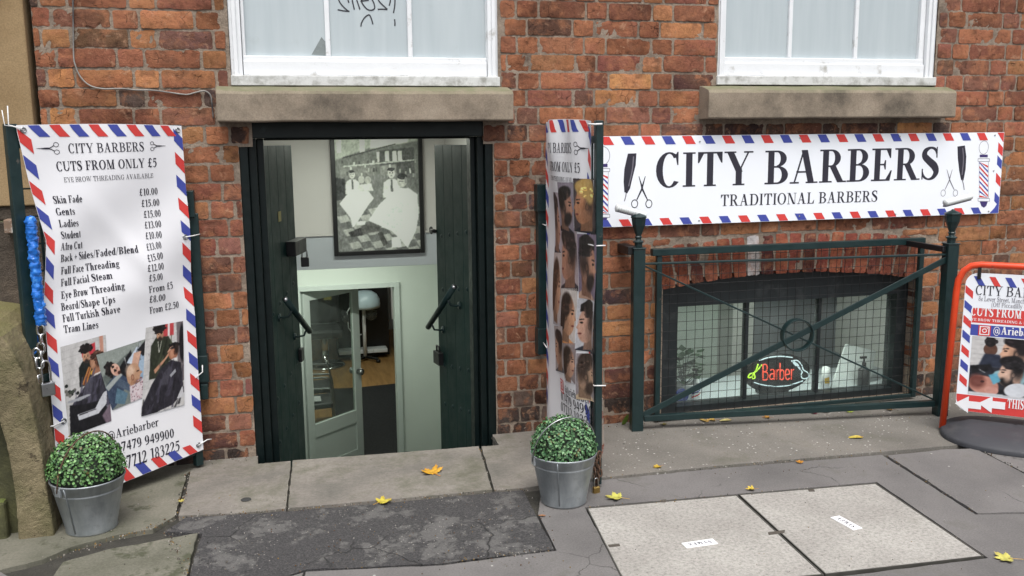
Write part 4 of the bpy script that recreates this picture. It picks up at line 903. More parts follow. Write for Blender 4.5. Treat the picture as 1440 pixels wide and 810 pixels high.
# ============================================================ GATE LEAVES AND THEIR BANNERS
def frame2(O,H):
    O=Vector((*O,0));H=Vector((*H,0));L=(H-O).length;t=(H-O)/L;n=Vector((t.y,-t.x,0))
    if n.dot(CAM-O)<0:n=-n
    return O,t,n,L
def instagram(pr,ink,u,v,s):
    pr.up(.0006); pr.poly('red',[(u-s*.62,v-s*.62),(u+s*.62,v-s*.62),(u+s*.62,v+s*.62),(u-s*.62,v+s*.62)])
    pr.up(.0006)
    for a,b,c,d in ((-.5,-.5,.5,-.4),(-.5,.4,.5,.5),(-.5,-.5,-.4,.5),(.4,-.5,.5,.5)): pr.poly(ink,[(u+s*a,v+s*b),(u+s*c,v+s*b),(u+s*c,v+s*d),(u+s*a,v+s*d)])
    pr.ring(ink,u,v,s*.25,s*.25,s*.09); pr.ring(ink,u+s*.28,v+s*.28,s*.06,s*.06,s*.06,n=8)
def scissors(pr,ink,p,q,w):
    """flat barber's scissors from handle end p to blade tip q"""
    p=np.array(p);q=np.array(q);d=(q-p);L=np.linalg.norm(d);d=d/L;n=np.array([-d[1],d[0]])
    X=lambda a,b:tuple(p+d*a*L+n*b*L)
    for s in (1,-1):
        pr.line(ink,[X(.24,.10*s),X(.38,.03*s),X(.5,0)],w*.8); pr.poly(ink,[X(.36,.035*s),X(.5,-.02*s),X(1,-.012*s),X(.6,.035*s)])
        c=X(.13,.15*s); pr.ring(ink,c[0],c[1],.12*L,.10*L,w*.55,n=16)
def border(pr,u0,u1,v0,v1,bw,pt,ps,n1=None):
    k=0;x=u0+bw*.9
    while x+pt*.9<u1-bw*.2:
        for va,vb in ((v1-.002,v1-bw),(v0+bw,v0+.002)):
            pr.quad('blue' if k%2==0 else 'red',[(x,va),(x+pt*.52,va),(x+pt*1.0,vb),(x+pt*.46,vb)],3)
        x+=pt;k+=1
    k=0;y=v1-.012
    while y-ps>v0+bw*.5:
        for ua,ub,o in ((u0+.001,u0+bw,1),(u1-bw,u1-.001,0)):
            pr.quad('red' if (k+o)%2==1 else 'blue',[(ua,y),(ub,y-ps*.42),(ub,y-ps*.98),(ua,y-ps*.52)],3)
        y-=ps;k+=1
def leaf_frame(name,O,t,n,L,lab,zb,zt,u0,u1):
    T=thing(name,(O.x+t.x*L,O.y+t.y*L,0),lab,'gate','gate leaves of the shop entrance')
    P=lambda u,z,h=0:O+t*u+n*h+Vector((0,0,z))
    for a,b in ((u0,u0+.042),(u1-.036,u1)):
        m=MB();m.prism([P(a,zb-.075,-.004),P(b,zb-.075,-.004),P(b,zt,-.004),P(a,zt,-.004)],n*0,-n*.03);obj('stile',m,M['green'],T,bevel=.003)
    for z in (zb-.022,zb+.45,zt-.09):
        m=MB();m.prism([P(u0+.043,z,-.006),P(u1-.037,z,-.006),P(u1-.037,z+.03,-.006),P(u0+.043,z+.03,-.006)],n*0,-n*.022);obj('rail',m,M['green'],T,bevel=.003)
    m=MB()
    for i in range(6): q=u0+.1+(u1-u0-.2)*i/5;m.bar(P(q,zb,-.02),P(q,zt-.06,-.02),.008,.008,n)
    for i in range(12): z=zb+.04+i*.105;m.bar(P(u0+.045,z,-.026),P(u1-.04,z,-.026),.006,.006,n)
    obj('mesh_infill',m,M['green'],T)
    return T,P
def tie(parent_name,loc,d,lab):
    pass
# ---- left leaf
O,t,n,L=frame2((-.905,-.50),(-.362,-.095)); Lw=L
GL,PG=leaf_frame('gate_leaf',O,t,n,L,'left green gate leaf swung open behind the price list banner',.085,1.52,-.032,L+.004)
def inset(v): return float(np.interp(v,[.09,.3,.62,.85,1.08,1.3,1.5],[.020,.035,.036,.044,.072,.030,.0]))
def bl_fn(u,v,h):
    uu=u+(inset(v)*(1-u/.22) if u<.22 else 0)
    w=.010*math.sin(u/L*math.pi)*(1.1-.4*math.sin(v*3)); w+=.010*math.sin((u*.9-v)*11+.6)*math.exp(-((v-1.0)/.3)**2)
    w+=.012*math.exp(-((u-.42+(v-1.0)*.8)/.05)**2)*math.exp(-((v-.95)/.25)**2); w-=.012*math.exp(-(u/.06)**2)*math.exp(-((v-1.06)/.15)**2)
    w+=.005*math.sin(u*16)*max(0,(v-1.38))*6+.0035*math.exp(-((v-.66-u*.5)/.06)**2)*math.exp(-((u-.15)/.16)**2)+.004*math.exp(-((v-.98+u*.35)/.055)**2)*math.exp(-((u-.5)/.18)**2)
    e=.006*math.sin(u/L*math.pi) if v>1.5 else -.062*(1-u/L)*min(1,max(0,(.165-v)/.078))
    return O+t*uu+n*(.006+w+h)+Vector((0,0,v+e))
BN=thing('price_banner',(O.x+t.x*L/2,O.y+t.y*L/2,.085),'white price list banner with red and blue striped edge tied to the left gate leaf','banner')
V0,V1=.085,1.515
m=MB(); m.grid(lambda a,b:bl_fn(a*L,V0+(V1-V0)*b,0),60,110); m.grid(lambda a,b:bl_fn(a*L,V0+(V1-V0)*b,-.0012),30,60); sheet=m
pr=Print(bl_fn,.0011); border(pr,0,L,V0,V1,.043,.076,.096)
def bp(x,y): p=PL(x,y,O+n*.014,n)-O; return (p.dot(t),p.z)
def px2(line,ink='ink',T=20,tt=6,cap=10.4,gap=4):
    s,x0,y0,x1,y1=line; a=bp(x0,y0);b=bp(x1,y1);c=bp((x0+x1)/2,(y0+y1)/2-cap)[1]-bp((x0+x1)/2,(y0+y1)/2)[1]; pr.text(ink,s,a,b,c,T,tt,gap)
px2(('CITY BARBERS',95,215.5,202,212.5),cap=13.2,T=17);px2(('CUTS FROM ONLY £5',76,241,221,234.5),cap=13,T=20);px2(('EYE BROW THREADING AVAILABLE',86,256.6,216,250),cap=6.8,T=14,ink='ink',tt=5)
for l in (('Skin Fade',65,287,113,284),('Gents',66,303.8,100,302),('Ladies',68,320.6,106,318.4),('Student',69.5,337.6,110,333.8),('Afro Cut',68.3,354,114.5,349.2),('Back + Sides/Faded/Blend',71,370.6,192.5,354.4),
 ('Full Face Threading',74,388,168,375),('Full Facial Steam',76,404.8,158,391.5),('Eye Brow Threading',78,422.4,174,406),('Beard/Shape Ups',78,439,161,425),('Full Turkish Shave',80,455,168,438.6),('Tram Lines',81,470,138,461)): px2(l,T=24)
for l in (('£10.00',196,275.3,223,273.2),('£15.00',199.5,291,225.5,289),('£15.00',203,306.5,227,304.2),('£13.00',204,321.6,227,319.2),('£10.00',204.5,336.6,227,334.2),('£13.00',205,352.4,226,348.6),
 ('£15.00',204.5,368,228,363.4),('£12.00',204,382,229,378.2),('£5.00',207,395.8,226.5,392.6),('From £5',208,412,243,405),('£8.00',209,425.8,232.5,422.4),('From £2.50',211,441.6,252,432.6)): px2(l,T=21,cap=9.6)
px2(('@Ariebarber',152,619,223.5,598.5),cap=12,T=18);px2(('07479 949900',163,636.6,245.5,614.6),cap=13,T=20);px2(('07712 183225',169.5,655.5,253.5,631.2),cap=12.8,T=20)
scissors(pr,'ink',bp(82,208.5),bp(47,209),.004);scissors(pr,'ink',bp(210,205.5),bp(234,205),.004)
pr.build('banner_sheet',BN,sheet,'banner')
def pquad(fn,q):      # a print given by its four corners in (u,v): bottom-left, bottom-right, top-right, top-left
    q=[np.array(p) for p in q]
    def f(s,tt,h): p=(q[0]*(1-s)+q[1]*s)*(1-tt)+(q[3]*(1-s)+q[2]*s)*tt; return fn(p[0],p[1],h)
    return f
SK=(196,150,122);HR=(26,22,22)
def room(p):
    p.po([(0,0),(2,0),(2,1),(0,1)],(205,203,202),0); 
    for i in range(9): p.po([(0,.3+i*.08),(2,.38+i*.08),(2,.385+i*.08),(0,.305+i*.08)],(182,180,180),1)
    p.tex(7,9)
def fluff(p,x,y,rx,ry,c,n=34,seed=1):
    r_=random.Random(seed)
    p.el(x,y,rx*.85,ry*.85,c,0,.3)
    for _ in range(n):
        a=r_.uniform(0,6.28); k=r_.uniform(.55,1); q=r_.uniform(.7,1.9); p.el(x+rx*k*math.cos(a),y+ry*k*math.sin(a),rx*.2,ry*.2,tuple(v*q for v in c),0,.6)
def face(p,x,y,k,skin,beard=True,turn=0,hair=HR):
    """front or three-quarter face k high"""
    p.el(x,y,.36*k,.5*k,skin,0,.12); p.el(x+.12*k,y-.05*k,.26*k,.42*k,tuple(v*.84 for v in skin),0,.6,al=.7); p.el(x-.08*k,y+.12*k,.2*k,.2*k,tuple(min(255,v*1.14) for v in skin),0,.9,al=.7)
    for s in (-1,1):
        p.el(x+(s*.15+turn)*k,y+.03*k,.07*k,.035*k,(34,24,22),0,.5); p.po([(x+(s*.15+turn-.09)*k,y+.10*k),(x+(s*.15+turn+.09)*k,y+.10*k),(x+(s*.15+turn+.08)*k,y+.145*k),(x+(s*.15+turn-.08)*k,y+.145*k)],hair,1)
    p.el(x+turn*k,y-.10*k,.05*k,.1*k,tuple(v*.78 for v in skin),0,.7); p.el(x+turn*k,y-.26*k,.12*k,.03*k,(126,66,62),0,.5)
    if beard: p.el(x+turn*.5*k,y-.38*k,.27*k,.14*k,hair,0,.8,al=.85); p.el(x+turn*k,y-.20*k,.13*k,.03*k,hair,0,.8,al=.8)
def folds(p,pts,c,n,seed):
    r_=random.Random(seed)
    for _ in range(n):
        a=r_.choice(pts);b=r_.choice(pts);m_=((a[0]+b[0])/2+r_.gauss(0,.02),(a[1]+b[1])/2+r_.gauss(0,.03)); w=r_.uniform(.006,.016); l=r_.uniform(.06,.14); th=r_.uniform(.9,2.0)
        q=r_.choice((.55,1.5,1.75)); p.po([(m_[0]-l*math.cos(th),m_[1]-l*math.sin(th)),(m_[0]+l*math.cos(th),m_[1]+l*math.sin(th)),(m_[0]+l*math.cos(th)+w,m_[1]+l*math.sin(th)),(m_[0]+w,m_[1]-l*math.sin(th))],tuple(min(255,v*q) for v in c),2,.75)
# photo 1: barber behind a caped customer
p=Pic(112,200); room(p)
p.po([(.26,.82),(.44,.82),(.44,.95),(.26,.93)],(196,60,70),1); p.po([(.29,.86),(.33,.86),(.33,.95),(.29,.95)],(232,226,224),1); p.po([(.49,.70),(.53,.70),(.53,1),(.49,1)],(205,150,130),1)
for k_ in range(14): p.el(.02+.15*RND.random(),.44+.14*RND.random(),.022,.02,RND.choice([(30,34,32),(64,70,62),(120,118,112)]))
p.po([(.20,.50),(.21,.72),(.27,.78),(.40,.77),(.45,.64),(.40,.50)],(30,34,32),2); face(p,.315,.815,.135,SK); fluff(p,.315,.905,.082,.055,HR,40,2)
p.po([(.23,.52),(.335,.70),(.375,.68),(.30,.5)],(190,126,70),2); p.po([(.25,.52),(.35,.69),(.36,.685),(.275,.5)],(120,66,40),1); p.el(.41,.63,.06,.03,(214,168,70),20)
p.po([(.36,.55),(.395,.70),(.47,.68),(.485,.57)],(160,112,88),2); p.el(.425,.735,.070,.088,(152,106,82)); p.el(.40,.72,.03,.05,(186,140,112),0,.8); fluff(p,.445,.80,.078,.050,(64,44,36),40,3); p.el(.465,.73,.03,.06,(76,54,46),0,.7); p.el(.435,.72,.014,.022,(110,70,54)); 
p.po([(.34,.565),(.42,.60),(.50,.605),(.50,.575),(.42,.57)],(226,222,220),1)
cp_=[(.08,.33),(.20,.44),(.36,.57),(.50,.59),(.56,.48),(.56,.20),(.30,.22),(.10,.26)]; p.po(cp_,(50,48,58),2); folds(p,cp_,(50,48,58),26,5); p.po([(.27,.50),(.34,.56),(.40,.54),(.30,.34),(.22,.36)],(84,82,94),5,.7)
p.po([(.02,.0),(.05,.34),(.22,.30),(.5,.28),(.56,0)],(26,25,30),2); p.po([(.14,.21),(.38,.21),(.50,.36),(.54,.37),(.52,.22),(.42,.14),(.15,.14)],(205,206,212),1); p.po([(.16,.205),(.38,.205),(.40,.195),(.16,.19)],(60,60,66),1); p.po([(.02,.365),(.2,.355),(.34,.38),(.30,.395),(.04,.39)],(170,172,178),1)
p.po([(.50,0),(.56,0),(.56,.2),(.46,.1)],(120,104,116),3); p.tex(5,60); p.tex(5,24)
p.build('photo_print',pquad(bl_fn,[bp(89,616.5),bp(156.5,592),bp(148,470.5),bp(75,490)]),BN,.0016)
# photo 2: shaved head lying back, seen from the side
p=Pic(130,140,(120,128,124)); p.po([(0,.55),(.95,1),(0,1)],(150,158,152),3); p.po([(.05,.42),(.6,.75),(.55,.86),(0,.6)],(96,104,100),4)
p.po([(0,0),(.2,.10),(.5,.42),(.3,.62),(0,.42)],(60,72,94),2); p.po([(.1,.1),(.3,.02),(.42,.18),(.22,.34)],(92,122,140),1); p.po([(.2,.40),(.46,.20),(.52,.30),(.3,.5)],(78,92,110),1); p.po([(.0,.42),(.5,.66),(.52,.6),(.04,.34)],(168,174,172),2)
p.el(.78,.50,.22,.30,(142,166,190),20); p.el(.80,.58,.10,.16,(176,196,214),20,.9,al=.7); p.po([(.30,.62),(.62,.90),(.66,.5),(.45,.46)],(24,24,28),3); p.po([(.50,.70),(.74,.92),(.84,.86),(.66,.62)],(206,218,232),2); folds(p,[(.5,.7),(.74,.92),(.84,.86),(.66,.62)],(170,186,206),12,8)
fluff(p,.19,.685,.115,.13,HR,44,4); p.el(.27,.655,.085,.11,(222,178,158),12); p.el(.30,.60,.05,.05,(196,148,130),12,.7); p.el(.335,.585,.035,.03,(60,36,32),0,.6); 
for x_,y_ in ((.245,.715),(.275,.64)): p.el(x_,y_,.016,.022,(24,18,18),0,.4); p.el(x_-.025,y_+.005,.012,.032,HR,0,.6)
p.el(.305,.675,.022,.02,(176,126,108),0,.7)
p.po([(.74,.86),(.95,1),(.95,.78),(.84,.72)],(30,30,34),2)
for x_ in (.58,.615,.65,.685): p.po([(x_,.60),(x_+.09,.83),(x_+.13,.82),(x_+.035,.58)],(212,170,148),1); p.po([(x_+.03,.58),(x_+.125,.82),(x_+.132,.82),(x_+.037,.58)],(150,108,90),1)
p.el(.60,.46,.145,.20,(188,146,116),-10); p.el(.545,.55,.085,.10,(222,192,168),0,.8,al=.85); p.po([(.48,.24),(.54,.40),(.70,.36),(.72,.22)],(176,132,104),2); p.po([(.72,.52),(.795,.45),(.735,.42)],(186,142,112),1); p.el(.745,.36,.025,.014,(130,76,68),0,.6); p.el(.70,.50,.03,.012,(60,40,34),0,.6); p.el(.66,.30,.08,.05,(126,90,74),0,.8,al=.7)
p.el(.575,.42,.034,.055,(140,96,76),0,.4); p.el(.575,.42,.02,.036,(186,140,112),0,.5)
p.po([(.44,0),(.48,.28),(.72,.30),(.95,.44),(.95,.0)],(216,202,206),1)
for k_ in range(60): p.el(.46+.5*RND.random(),.36*RND.random(),.018,.010,RND.choice([(150,110,118),(120,100,112),(188,150,158)]),RND.uniform(0,180),.6,clip=(p.Y<.34)*1.0)
p.po([(.88,.5),(.95,.52),(.95,.8),(.90,.7)],(60,60,64),2); p.tex(5,70); p.tex(5,24)
p.build('photo_print',pquad(bl_fn,[bp(157.5,577),bp(212,554),bp(205.5,476.5),bp(135,499)]),BN,.0028)
# photo 3: barber in dark green clipping a caped customer
p=Pic(112,200); room(p); p.po([(.26,.86),(.42,.86),(.42,1),(.26,1)],(190,70,74),2); p.po([(.33,.86),(.36,.86),(.36,1),(.33,1)],(228,222,220),1); p.po([(.48,.3),(.56,.3),(.56,1),(.46,1)],(118,110,112),3); p.el(.54,.75,.04,.22,(24,22,26),0,.3)
gs_=[(.08,.40),(.09,.78),(.16,.87),(.34,.86),(.42,.74),(.38,.40)]; p.po(gs_,(48,52,40),2); folds(p,gs_,(48,52,40),14,9); face(p,.215,.895,.135,(190,144,116)); fluff(p,.205,.965,.095,.055,HR,44,6)
p.po([(.14,.50),(.30,.62),(.37,.70),(.345,.63),(.16,.455)],(196,146,118),2); p.po([(.185,.82),(.20,.69),(.215,.69),(.245,.82),(.237,.82),(.208,.71),(.193,.82)],(186,186,176),1)
p.el(.41,.655,.068,.085,(160,106,82)); p.el(.395,.64,.03,.05,(192,140,112),0,.8); p.el(.43,.65,.016,.026,(112,70,54)); fluff(p,.425,.735,.085,.040,(24,20,22),30,7); p.el(.46,.69,.03,.06,(50,38,34),0,.7)
for k_ in range(4): p.po([(.33+k_*.012,.665+k_*.014),(.385+k_*.008,.70+k_*.008),(.38+k_*.008,.712+k_*.008),(.325+k_*.012,.68+k_*.014)],(206,160,136),1)
p.po([(.365,.71),(.40,.73),(.41,.72),(.375,.70)],(30,30,32),1); p.po([(.34,.56),(.42,.59),(.47,.585),(.47,.56)],(226,222,220),1)
cp_=[(.0,.10),(.12,.34),(.24,.50),(.38,.575),(.52,.52),(.56,.16),(.40,.04),(.16,.0),(.0,.0)]; p.po(cp_,(42,40,48),2); folds(p,cp_,(42,40,48),34,10); p.po([(.27,.44),(.36,.51),(.40,.46),(.32,.3),(.22,.3)],(78,76,86),5,.7); p.po([(.36,.40),(.44,.46),(.45,.42),(.38,.37)],(160,162,168),1); p.po([(.46,.10),(.54,.24),(.56,.1)],(206,206,210),1); p.tex(5,60); p.tex(5,24)
p.build('photo_print',pquad(bl_fn,[bp(198,585.5),bp(259.5,569),bp(258,451.5),bp(205,461)]),BN,.0040)
m=MB()
for u,v in ((.022,V1-.018),(L-.022,V1-.018),(.045,.37),(L-.025,.115),(L-.028,1.045)):
    c=bl_fn(u,v,.002); e1=t;e2=Vector((0,0,1)); m=MB(); m.tube([c+(e1*math.cos(k*math.pi/6)+e2*math.sin(k*math.pi/6))*.009 for k in range(12)],.0032,6,closed=True); obj('eyelet',m,M['steel'],BN)
m=MB(); m.tube([bl_fn(.022,V1-.018,.004),bl_fn(-.01,V1-.004,.006),bl_fn(-.025,V1+.002,.0),bl_fn(-.02,V1+.07,-.004)],.0022,6); obj('cable_tie',m,M['tie'],BN)
m=MB(); m.tube([bl_fn(.022,V1-.018,.005),bl_fn(-.014,V1-.004,.007),bl_fn(-.038,V1+.0,.0),bl_fn(-.04,V1+.055,-.004)],.0018,6); obj('cable_tie',m,M['tie'],BN)
m=MB(); m.tube([bl_fn(L-.028,1.045,.004),bl_fn(L+.012,1.047,.006),bl_fn(L+.05,1.05,.0)],.0026,6); obj('cable_tie',m,M['tie'],BN)
m=MB(); m.tube([bl_fn(.045,.37,.006),bl_fn(-.01,.362,.012),bl_fn(-.035,.365,.012)],.0032,6); obj('cable_tie',m,M['tie'],BN)
m=MB(); m.tube([bl_fn(L-.025,.115,.004),bl_fn(L+.02,.125,.004),bl_fn(L+.045,.118,.0)],.0026,6); obj('cable_tie',m,M['tie'],BN)
m=MB(); m.tube([bl_fn(L-.02,.42,.004),bl_fn(L+.016,.44,.008),bl_fn(L+.02,.47,.004)],.0024,6); obj('cable_tie',m,M['tie'],BN)
# blue sleeved chain round the left stile
pts=[PL(x,y,O+n*.03,n) for x,y in ((44,312),(45,330),(47,352),(49,374),(52,398),(54,420),(57,440),(58,458))]
pts=[pts[0]+Vector((-.012,.02,-.0))]+pts
cv=[]; NP=90
S=spline([tuple(q) for q in pts],14)
sl_=MB(); sl_.tube([Vector(q) for q in S],[.0185+.0012*math.sin(i*1.05)+.0012*math.sin(i*2.7) for i in range(len(S))],22)
S2=[tuple(PL(x,y,O-n*.02,n)) for x,y in ((44,320),(42,370),(45,430),(49,470),(46,500))]
sl_.tube([Vector(q) for q in spline(S2,10)],[.013+.002*math.sin(i*1.2) for i in range(len(spline(S2,10)))],10)
CHN=thing('security_chain',tuple(S[-1]),'silver chain in a bright blue plastic sleeve wound round the left gate stile','chain')
sl_.v=[tuple(Vector(v)+Vector((noise.noise(Vector(v)*55),noise.noise(Vector(v)*55+Vector((9,0,0))),noise.noise(Vector(v)*55+Vector((0,9,0)))))*.007+Vector((noise.noise(Vector(v)*130),noise.noise(Vector(v)*130+Vector((5,0,0))),0))*.004) for v in sl_.v]
obj('blue_sleeve',sl_,M['bluerope'],CHN)
def link(mb,c,ax,side,l=.017,w=.0095,r=.0042):
    ax=Vector(ax).normalized();side=Vector(side).normalized();pp=[]
    for k in range(16):
        a=2*math.pi*k/16; pp.append(Vector(c)+ax*(math.sin(a)*w+(l-w)*(1 if math.sin(a)>0.01 else -1 if math.sin(a)<-.01 else 0))+side*math.cos(a)*w)
    mb.tube(pp,r,6,closed=True)
for i,(x,y) in enumerate(((57,464),(58,477),(57.5,489.5),(58,501),(56,511))):
    m=MB();c=PL(x,y,O+n*.034,n); link(m,c,(.05*(i%2),0,1),(t*.8+n*.6) if i%2==0 else (n*.8-t*.5),.020,.0125,.0045);obj('link',m,M['chrome'],CHN)
for i,(x,y) in enumerate(((51,497),(51,511),(52,524),(54,534))):
    m=MB();c=PL(x,y,O+n*.026,n); link(m,c,(0,0,1),(t*.8+n*.6) if i%2==0 else (n*.8-t*.5),.019,.012,.0045);obj('link',m,M['chrome'],CHN)
def padlock(p,d,w,h,th,sh,mbody,mshack,lab,ang=0):
    """p: centre of the body's top edge"""
    d=Vector(d).normalized();nn=Vector((d.y,-d.x,0)); k=thing('padlock',p-Vector((0,0,h)),lab,'padlock')
    m=MB();m.prism([p+d*(a*w/2)+Vector((0,0,z)) for a,z in ((-1,-h),(1,-h),(1,0),(-1,0))],nn*th/2,-nn*th/2);obj('lock_body',m,mbody,k,bevel=.004)
    m=MB();q=[p+d*(a*w*.32)+Vector((0,0,z)) for a,z in ((-1,-.004),(-1,sh*.6),(-.75,sh*.9),(0,sh),(.75,sh*.9),(1,sh*.6),(1,-.004))];m.tube([Vector(x) for x in spline([tuple(v) for v in q],4)],w*.075,8);obj('shackle',m,mshack,k)
    return k
padlock(PL(66,538,O+n*.045,n),t,.052,.052,.022,.085,M['steel'],M['chrome'],'silver padlock on the chain beside the price list banner')
padlock(PL(50,583,O+n*.05,n),t*.9+n*.4,.034,.055,.024,.028,M['rust'],M['rust'],'rusty padlock hanging below the silver one at the left gate')
# hinge post of the left leaf, fixed to the wall
HP=thing('hinge_post',(-.33,-.03,.0),'dark green hinge bar fixed to the brick wall right of the price list banner','hinge post')
m=MB(); q=lambda x,y,Y=-.035:W(x,y,Y)
a=q(272,300);b=q(287,545); m.bar(a,b,.040,.014,(0,-1,0)); obj('bar',m,M['green'],HP,bevel=.003)
for (x0,y0,x1,y1) in ((260,268,272,306),(278,500,292,538),(283,540,292,562)):
    m=MB();a=q(x0,y1,-.05);b=q(x1,y0,-.05); m.box(a.x,-.055,a.z,b.x,.004,b.z); obj('hinge_bracket',m,M['green'],HP,bevel=.003)
# ---- right leaf (seen almost edge on) and its banner
O2,t2,n2,L2=frame2((1.256,-.095),(1.243,-.775))
GR,PG2=leaf_frame('gate_leaf',O2,t2,n2,L2,'right green gate leaf swung straight out beside the haircut photo banner',.085,1.515,-.02,L2+.034)
LL2=L2-.005
def br_fn(u,v,h):
    k=u/LL2; w=.045*math.sin(k*math.pi)**1.0*(.55+.45*math.exp(-((v-1.5)/.25)**2)); w+=.012*math.sin(k*17+1)*math.exp(-((v-1.46)/.13)**2)
    w+=.006*math.sin(v*9+u*7)+.004*math.sin(k*9+v*3)
    e=.012*math.sin(k*math.pi) if v>1.49 else 0
    e-=.02*max(0,k-.9)*10*max(0,(v-1.45))*8*.2
    return O2+t2*u+n2*(.006+w*min(1,k*8)*min(1,(1-k)*8+.02)+h)+Vector((0,0,v+e))
B2=thing('photo_banner',(O2.x+t2.x*L2/2,O2.y+t2.y*L2/2,.085),'white banner of haircut photographs tied to the right gate leaf above the right bucket','banner')
m=MB(); m.grid(lambda a,b:br_fn(a*LL2,V0+(V1-V0)*b,0),60,110); sheet=m
pr=Print(br_fn,.0008); border(pr,0,LL2,V0,V1,.043,.076,.096)
hd=lambda s,a,b,v,c,T=18,tt=6:pr.text('ink',s,(a*LL2,v),(b*LL2,v),c,T,tt)
hd('CITY BARBERS',.30,.76,1.385,.042);hd('CUTS FROM ONLY £5',.20,.85,1.305,.041,21);hd('EYE BROW THREADING AVAILABLE',.24,.84,1.262,.021,14,5)
scissors(pr,'ink',(.25*LL2,1.405),(.09*LL2,1.405),.005);scissors(pr,'ink',(.79*LL2,1.405),(.95*LL2,1.405),.005)
def bp2(x,y): p=PL(x,y,O2+n2*.035,n2)-O2; return (p.dot(t2),p.z)
def px3(s,x0,y0,x1,y1,cap,T=18,tt=6): a=bp2(x0,y0);b=bp2(x1,y1);pr.text('ink',s,a,b,cap,T,tt)
px3('@Ariebarber',792,552,820,569,.036);px3('07479 949900',785,562,827,590,.042);px3('07712 183225',785,577,827,607,.042)
c=bp2(787,543);instagram(pr,'white_ink',c[0],c[1],.05)
pr.build('banner_sheet',B2,sheet,'banner')
HD=[ # corners (top-left x,y, bottom-right x,y), skin, hair, facing, style, beard, background, top colour
 ((776,270,788,356),(186,138,118),(50,42,42),1,2,0,(190,178,186),(60,58,70)), ((788,256,804.5,325),(170,124,104),(28,24,26),1,0,1,(150,140,152),(36,34,44)),
 ((805,251,828,326),(178,124,92),(60,44,40),-1,1,0,(70,60,64),(30,32,44),(198,162,96)), ((787.5,320,807,406),(176,126,104),(44,34,34),-1,1,0,(176,160,164),(60,52,60)),
 ((807.5,329,830,420),(190,140,116),(38,32,34),1,2,1,(132,118,138),(196,160,140)), ((775.5,355,789,456),(186,140,114),(70,48,38),1,3,0,(200,184,180),(190,184,190)),
 ((789.5,405,806,482),(190,142,112),(46,32,28),1,3,0,(206,196,190),(220,150,96)), ((806.5,421,830,493),(204,160,140),(34,28,28),-1,2,0,(206,206,212),(60,60,70)),
 ((777,458,792.5,522),(192,148,124),(34,28,28),-1,0,0,(184,170,168),(90,92,100)), ((793,482,807.5,538),(196,152,128),(54,40,34),1,3,0,(150,136,136),(210,208,214)),
 ((808,497,829.5,562),(206,168,140),(70,56,50),1,1,1,(168,158,162),(226,200,168))]
for i,hh in enumerate(HD):
    (x0,y0,x1,y1),sk,hr,fc,stl,bd,bg,top=hh[:8]; p=Pic(84,126,bg); p.tex(9,5)
    p.head(.33,.50,.72,sk,hr,fc,stl,top,0,bd,hh[8] if len(hh)>8 else None); fluff(p,.33-fc*.06,.50+(.34 if stl<3 else .22)*.72,.22,.10,hh[8] if len(hh)>8 else hr,26,i); p.el(.33+fc*.12,.62,.05,.2,tuple(min(255,v*1.25) for v in sk),0,.9,al=.35); p.tex(6,40); p.tex(6,16)
    sl2=(x1-x0)*.20
    p.build('photo_print',pquad(br_fn,[bp2(x0,y1-sl2*.2),bp2(x1,y1+sl2),bp2(x1,y0+sl2*.3),bp2(x0,y0)]),B2,.0015+.0004*(i%3))
m=MB(); m.tube([br_fn(LL2-.02,V1-.02,.004),br_fn(LL2,V1-.012,.01),br_fn(LL2+.05,V1-.01,.0),br_fn(LL2+.055,V1-.008,-.03)],.004,6); obj('cable_tie',m,M['tie'],B2)
m=MB(); m.tube([br_fn(LL2-.01,1.02,.006),PG2(L2+.045,1.02,.004),PG2(L2+.045,1.02,-.04)],.0028,6); obj('cable_tie',m,M['tie'],B2)
m=MB(); m.tube([PG2(-.04,1.04,.012),PG2(.02,1.04,.012)],.0028,6); obj('cable_tie',m,M['tie'],B2)
m=MB(); m.tube([PG2(-.04,.46,.012),PG2(.03,.45,.014)],.0028,6); obj('cable_tie',m,M['tie'],B2)
m=MB(); m.tube([PG2(L2-.01,.44,.004),PG2(L2+.042,.442,.004),PG2(L2+.045,.44,-.045)],.0028,6); obj('cable_tie',m,M['tie'],B2)
HP2=thing('hinge_post',(1.245,-.02,.5),'dark green hinge bar on the wall behind the haircut photo banner','hinge post')
m=MB(); m.box(1.225,-.05,.42,1.268,.004,1.13); obj('bar',m,M['green'],HP2,bevel=.003)
for z in (1.10,.40): m=MB();m.box(1.218,-.058,z,1.262,.003,z+.13);obj('hinge_bracket',m,M['green'],HP2,bevel=.003)
# foot of the right leaf: plate, chain, brass padlock
FP=thing('rusty_strip',(1.266,-.80,.1),'worn rust stained flat strip on the foot of the right gate leaf','strip')
m=MB(); q=[W(x,y,-.79) for x,y in ((843,560),(848,560),(850,625),(846,652),(842,650))]; m.prism(q,(0,0,0),(0,.05,0)); 
M['striped_rust']=paint('stained_paint',(.27,.235,.20),.8,.3,22,.3,90,.002,dirt=(.16,.035,.02),dscale=17,dlo=.48,dhi=.56); obj('flat_strip',m,M['striped_rust'],FP,bevel=.002)
C2=thing('rusty_chain',(1.262,-.83,.02),'brown rusty chain hanging from the foot of the right gate leaf','chain')
for i in range(9):
    y=636+i*6.6; m=MB(); link(m,W(838+1.5*math.sin(i*1.3),y,-.835),(.1*math.sin(i),0,1),(1,.3,0) if i%2 else (.2,1,0),.017,.010,.0038); obj('link',m,M['rust'],C2)
for i in range(6):
    y=640+i*6.2; m=MB(); link(m,W(842.5+math.sin(i*2),y,-.84),(.1*math.cos(i),.1,1),(1,.3,0) if i%2==0 else (.2,1,0),.016,.0095,.0036); obj('link',m,M['rust'],C2)
m=MB(); link(m,W(835.5,709,-.86),(.6,.2,.5),(1,-.2,-.4),.024,.012,.0035); obj('link',m,M['rust'],C2)
